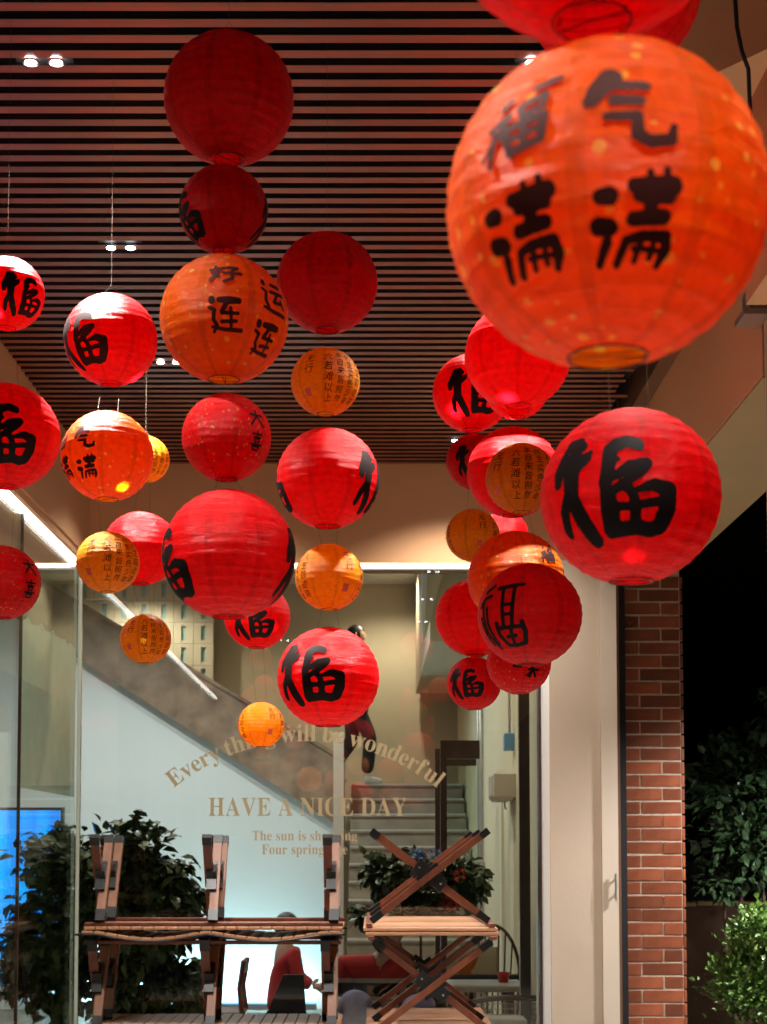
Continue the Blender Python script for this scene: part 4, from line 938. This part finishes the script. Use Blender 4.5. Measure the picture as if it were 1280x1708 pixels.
def brush(name, step=None):
    if name in _gm: return _gm[name]
    ss = G[name]; al = [p for s_ in ss for p in s_]
    x0 = min(p[0] - p[2] for p in al) - 2; x1 = max(p[0] + p[2] for p in al) + 2; y0 = min(p[1] - p[2] for p in al) - 2; y1 = max(p[1] + p[2] for p in al) + 2
    step = max(x1 - x0, y1 - y0) / 72
    X, Y = np.meshgrid(np.arange(x0, x1 + step, step), np.arange(y0, y1 + step, step)); Dm = np.full(X.shape, 1e9)
    for s_ in ss:
        for (ax, ay, ar), (bx, by, br) in zip(s_, s_[1:]):
            dx, dy = bx - ax, by - ay; tt = np.clip(((X - ax) * dx + (Y - ay) * dy) / max(dx * dx + dy * dy, 1e-6), 0, 1)
            Dm = np.minimum(Dm, np.hypot(X - ax - tt * dx, Y - ay - tt * dy) - (ar + tt * (br - ar)))
    wob = np.array([[noise.noise((a_ * .55, b_ * .55, 3.1)) for a_, b_ in zip(r1, r2)] for r1, r2 in zip(X, Y)])
    Dm += wob * .55 * (x1 - x0) / 90
    vs = []; fs = []; cache = {}
    def V(key, x_, y_):
        if key not in cache: cache[key] = len(vs); vs.append((x_, y_))
        return cache[key]
    ny, nx = X.shape
    for j in range(ny - 1):
        for i in range(nx - 1):
            cs = [(j, i), (j, i + 1), (j + 1, i + 1), (j + 1, i)]; dv = [Dm[c_] for c_ in cs]
            if all(d_ > 0 for d_ in dv): continue
            poly = []
            for k_ in range(4):
                a_, b_ = cs[k_], cs[(k_ + 1) % 4]; da, db = dv[k_], dv[(k_ + 1) % 4]
                if da <= 0: poly.append(V(a_, X[a_], Y[a_]))
                if (da <= 0) != (db <= 0):
                    t_ = da / (da - db); poly.append(V(tuple(sorted((a_, b_))), X[a_] + t_ * (X[b_] - X[a_]), Y[a_] + t_ * (Y[b_] - Y[a_])))
            if len(poly) > 2: fs.append(tuple(reversed(poly)))
    _gm[name] = (vs, fs, (x0 + x1) / 2, (y0 + y1) / 2, max(x1 - x0, y1 - y0) - 4)
    return _gm[name]

# ------------------------------------------------------------------ lanterns
NR = 17; LAT = R(76); LTOP = R(84)
def shell_r(lat):
    s_ = (lat + LAT) / (LTOP + LAT) * NR; fr_ = s_ - math.floor(s_)
    return 1 - .010 * sin(pi * fr_)
def shell_mesh(name, mt, seed):
    seg, rings = 64, NR * 4; vs = []; fs = []
    for j in range(rings + 1):
        lat = -LAT + (LTOP + LAT) * j / rings; r0 = shell_r(lat)
        for i in range(seg):
            a_ = 2 * pi * i / seg
            nz = noise.noise((cos(a_) * 3.2 + seed * 9, sin(a_) * 3.2, lat * 7)) * .004 + noise.noise((cos(a_) * 1.3 + seed * 5, sin(a_) * 1.3, lat * 1.2)) * .004
            if j % 4 == 0: nz *= .55
            gore = -.004 * (1 - cos(8 * a_)) * .5
            r_ = r0 + nz + gore
            vs.append((r_ * cos(lat) * cos(a_), r_ * cos(lat) * sin(a_), sin(lat) * (r0 + nz)))
    for j in range(rings):
        for i in range(seg):
            i2 = (i + 1) % seg; fs.append((j * seg + i, j * seg + i2, j * seg + seg + i2, j * seg + seg + i))
    return MB().add(vs, fs).mesh(name, [mt], True)
SH = {(k_, s_): shell_mesh('paper_shell', M[k_], s_ + ord(k_[0])) for k_ in ('red', 'redgold', 'orange', 'amber') for s_ in range(3)}
mb = MB()
for k_ in range(1, NR):
    lat = -LAT + (LTOP + LAT) * k_ / NR; mb.ring(.984 * cos(lat), .984 * sin(lat), .0035, 48, 4)
RIBS = mb.mesh('wire_ribs', [M['wire']])
RING = MB().ring(cos(LAT) + .004, 0, .008, 32, 6).mesh('ring', [M['wire']], True)
zq = sin(LAT)
mb = MB()
for k_ in range(2):
    a_ = k_ * pi + .3; c_, s_ = cos(a_) * cos(LAT), sin(a_) * cos(LAT)
    mb.tube([(c_, s_, zq), (c_ * .55, s_ * .55, zq * .5), (c_ * .55, s_ * .55, -zq * .5), (c_, s_, -zq)], .006, 5)
mb.tube([(cos(.3) * cos(LAT), sin(.3) * cos(LAT), -zq), (-cos(.3) * cos(LAT), -sin(.3) * cos(LAT), -zq)], .006, 5)
FRAME = mb.mesh('wire_frame', [M['wire']])
def on_sphere(vs, scale, cx_, cy_, az, el, k_=1.0055, rot=0):
    out = []
    for x_, y_ in vs:
        lon = R(az + (x_ - cx_) * scale); lat = R(el - (y_ - cy_) * scale)
        out.append((k_ * cos(lat) * sin(lon), -k_ * cos(lat) * cos(lon), k_ * sin(lat)))
    return out
def on_shell(o, shell): o.matrix_parent_inverse = Matrix.LocRotScale(shell.location, shell.rotation_euler, shell.scale).inverted()
def add_char(t, loc, sc, ch_, az, el, deg, mt):
    vs, fs, cx_, cy_, ext = brush(ch_)
    me = MB().add(on_sphere(vs, deg / ext, cx_, cy_, az, el), fs).mesh('ink_character', [mt])
    on_shell(link('ink_character', me, None, t, loc, (0, 0, 0), sc), t)
VERSE = ['无行', '六若滩以上', '本自来皆照然', '何生实色少年', '人生踪迹路']
def add_verse(t, loc, sc, az0, mt, de=0):
    for rep in (0, 180):
        for k_, (col_, off, top, st_) in enumerate(zip(VERSE, (0, 33, 54, 74, 94), (40, 42, 48, 46, 38), (19, 18, 15.5, 15.5, 16.5))):
            az = ((az0 + off + rep + 180) % 360) - 180
            if abs(az) > 97: continue
            mb = MB()
            for i_, c_ in enumerate(col_):
                vs, fs, m0, m1 = glyph(c_); q = st_ * .92
                el = top - st_ * i_ + de * .8
                mb.add(on_sphere([(v[0] - .5 + .12 * (v[1] - .35), -(v[1] - .35)) for v in vs], q, 0, 0, az / max(cos(R(el)), .6) * (max(cos(R(el)), .6)), el, 1.0055), fs)
            on_shell(link('ink_verse', mb.mesh('ink_verse', [mt]), None, t, loc, (0, 0, 0), sc), t)
        az = ((az0 - 6 + rep + 180) % 360) - 180
        if abs(az) < 97:
            g_ = [(a_, b_) for b_ in np.linspace(-7, 7, 5) for a_ in np.linspace(-6, 6, 5)]
            fs = [(j * 5 + i_, j * 5 + i_ + 1, j * 5 + i_ + 6, j * 5 + i_ + 5)[::-1] for j in range(4) for i_ in range(4)]
            on_shell(link('red_seal', MB().add(on_sphere(g_, 1, 0, 0, az, -18 + de * .8, 1.006), fs).mesh('red_seal', [M['seal']]), None, t, loc, (0, 0, 0), sc), t)
LG = 'round paper lanterns hanging from the porch ceiling'
_ln = [0]
def lantern(cx_, cy_, r_px, Y, kind, label, chars=(), verse=None, above=None, kz=.975, ink=None):
    c_ = P(cx_, cy_, Y); rr = r_px / ppm(cy_, Y); _ln[0] += 1
    base = Vector((c_.x, c_.y, c_.z - rr * kz))
    t = thing('paper_lantern', base, label, 'lantern', LG)
    rz = random.uniform(0, 2 * pi); loc = (0, 0, rr * kz); sc = (rr, rr, rr * kz)
    tilt = (random.uniform(-.03, .03), random.uniform(-.03, .03), rz)
    shell = link('paper_shell', SH[(kind, _ln[0] % 3)], None, t, loc, tilt, sc)
    link('wire_ribs', RIBS, None, t, loc, tilt, sc)
    link('wire_frame', FRAME, None, t, loc, (0, 0, rz), sc)
    link('bottom_ring', RING, None, t, (0, 0, rr * kz * (1 - zq)), (0, 0, 0), sc)
    link('top_ring', RING, None, t, (0, 0, rr * kz * (1 + sin(LTOP) + .003)), (0, 0, 0), (sc[0] * .5, sc[1] * .5, sc[2] * .5))
    im = ink or M['ink']
    va, ve = math.degrees(math.atan2(c_.x, c_.y)), math.degrees(math.atan2(c_.z - EYE, math.hypot(c_.x, c_.y)))
    for ch_ in chars: add_char(shell, loc, sc, ch_[0], ch_[1] - va, ch_[2] - ve, ch_[3], im)
    if verse is not None: add_verse(shell, loc, sc, verse - va, M['ink'], -ve)
    # threads up to the lantern above or to the ceiling
    topz = rr * kz * (1 + zq); a_ = cos(LAT) * rr * .9
    if above is None:
        e1 = e2 = Vector((0, 0, H - base.z + .01)); p1 = [(-a_, 0, topz), (0, 0, topz + a_ * 1.2), e1]; p2 = [(a_, 0, topz), (0, 0, topz + a_ * 1.2)]
        if topz + a_ * 1.2 > e1.z - .02: p1 = [(-a_, 0, topz), (-a_, 0, e1.z + .05)]; p2 = [(a_, 0, topz), (a_, 0, e1.z + .05)]
    else:
        ab, ar, akz = above; o_ = ab - base; b_ = cos(LAT) * ar * .8; dz = ar * akz * (1 - zq)
        p1 = [(-a_, 0, topz), (o_.x - b_, o_.y, o_.z + dz)]; p2 = [(a_, 0, topz), (o_.x + b_, o_.y, o_.z + dz)]
    for p_ in (p1, p2): MB().tube(p_, .00045, 4).build('hanging_thread', M['thread'], t)
    return (base, rr, kz)
FU = 84
def chain(items):
    ab = None
    for it in items: ab = lantern(*it[:6], above=ab, **(it[6] if len(it) > 6 else {}))
chain([(382, 165, 109, 3.1, 'red', 'large plain red lantern at the top of the tall middle left string'),
       (373, 350, 74, 3.1, 'red', 'small red lantern second from top, character half hidden at its left edge', dict(chars=[('fu', -75, 0, FU), ('fu', 105, 0, FU)])),
       (374, 533, 108, 3.1, 'orange', 'orange lantern with four characters, right of the white lit red lantern', dict(chars=[('hao', 1, 42, 32), ('lian', 2, 4, 33), ('yun', 50, 27, 33), ('lian', 46, -12, 33)], ink=M['ink2'])),
       (378, 730, 75, 3.1, 'redgold', 'small red gold dotted lantern with a character column at its right', dict(chars=[('xi', 43, 1, 27), ('da', 43, 31, 25)])),
       (382, 925, 111, 3.1, 'red', 'biggest red lantern of the middle left string, plain front with characters at both edges', dict(chars=[('fu', -80, -5, FU), ('fu', 100, -5, FU)]))])
chain([(546, 472, 85, 3.93, 'red', 'plain red lantern at the top of the centre string'),
       (543, 637, 58, 3.93, 'amber', 'small orange red verse lantern under the plain red one at centre', dict(verse=-28)),
       (547, 798, 86, 3.93, 'red', 'red lantern at centre with half a character at its right edge', dict(chars=[('fu', 78, 0, FU), ('fu', -102, 0, FU)])),
       (549, 963, 57, 3.93, 'amber', 'small orange verse lantern with text at its left, under the light strip', dict(verse=38)),
       (548, 1130, 86, 3.93, 'red', 'lowest red lantern of the centre string, hiding the walking person', dict(chars=[('fu', -23, 4, FU)]))])
chain([(185, 567, 78, 4.0, 'red', 'red lantern with a glaring white lit top at upper left', dict(chars=[('fu', -45, 2, FU)])),
       (179, 761, 77, 3.72, 'orange', 'orange lantern with lit yellow shoulders and two characters at left', dict(chars=[('qi', -30, 25, 30), ('man', -29, -12, 31), ('man', -72, -8, 31), ('fu3', -72, 27, 31)], ink=M['ink2'])),
       (180, 938, 53, 3.9, 'amber', 'small orange verse lantern beside the light strip corner', dict(verse=-34))])
chain([(243, 766, 40, 5.45, 'amber', 'small yellow verse lantern peeping out behind the lit orange one', dict(verse=-30)),
       (235, 915, 63, 5.45, 'red', 'plain pink lit red lantern behind the small verse lantern at left'),
       (243, 1066, 43, 5.45, 'amber', 'small orange verse lantern hanging before the breeze block screen', dict(verse=-36))])
chain([(12, 490, 62, 3.76, 'red', 'small red lantern cut by the left edge, highest of the left string', dict(chars=[('fu', 30, 0, 78)])),
       (10, 728, 90, 3.76, 'red', 'large red lantern cut by the left edge, in the middle of its string', dict(chars=[('fu', -8, 2, FU)])),
       (5, 972, 63, 3.76, 'redgold', 'red gold dotted lantern at the left edge, lowest of its string', dict(chars=[('xi', 46, -5, 30), ('da', 46, 30, 28)]))])
chain([(429, 1028, 56, 6.0, 'red', 'red lantern with a character tucked under the biggest middle left lantern', dict(chars=[('fu', -8, -8, FU)])),
       (436, 1209, 39, 6.0, 'amber', 'small lowest orange verse lantern in front of the gold lettering', dict(verse=30))])
chain([(787, 656, 66, 5.05, 'red', 'red lantern with half a character, upper right cluster, left most', dict(chars=[('fu', 6, 2, FU)])),
       (791, 770, 47, 5.05, 'red', 'small red lantern with a character, tucked behind the white topped one', dict(chars=[('fu', 2, 0, FU)])),
       (789, 893, 45, 5.05, 'amber', 'small yellow orange lantern just under the small red one at right', dict(verse=22)),
       (793, 1030, 67, 5.05, 'red', 'plain red lantern behind the one with thin outlined character'),
       (791, 1140, 46, 5.05, 'red', 'small lowest red lantern of the right cluster with one bold character', dict(chars=[('fu', -18, 0, 80)]))])
chain([(862, 645, 55, 4.1, 'red', 'glowing red lantern mostly hidden behind the plain dark red one'),
       (856, 788, 77, 4.12, 'red', 'red lantern with a white lit top behind the orange verse lantern'),
       (861, 965, 81, 4.12, 'orange', 'orange red lantern with a small character at its upper right', dict(chars=[('fu3', 45, 34, 30), ('man', 47, -6, 30)])),
       (866, 1106, 54, 4.12, 'redgold', 'red gold dotted lantern hanging lowest behind the outlined character lantern', dict(chars=[('ci', 14, -15, 52)]))])
chain([(864, 594, 89, 3.85, 'red', 'plain dark red lantern just below the big orange lantern'),
       (870, 798, 60, 3.85, 'amber', 'orange verse lantern in front of the white topped red one', dict(verse=-42)),
       (884, 1026, 88, 3.85, 'red', 'red lantern with a thin outlined seal style character', dict(chars=[('fu2', -34, 0, 78)]))])
chain([(842, 892, 40, 5.6, 'red', 'small dark red lantern half hidden behind the yellow orange one')])
chain([(1024, -22, 147, 2.3, 'red', 'bright red lit lantern behind the topmost one, cut by the upper edge'),
       (1052, 829, 150, 2.25, 'red', 'large red lantern with one bold black character at the right', dict(chars=[('fu', -12, 6, FU)]))])
chain([(985, -205, 262, 1.24, 'red', 'dark red lantern cut by the upper edge right above the big orange one'),
       (1012, 346, 269, 1.27, 'orange', 'biggest orange lantern close to the camera with four brown characters', dict(chars=[('fu3', -30, 34, 31), ('qi', 8, 33, 31), ('man', -33, -3, 33), ('man', 10, -4, 33)], ink=M['ink2']))])
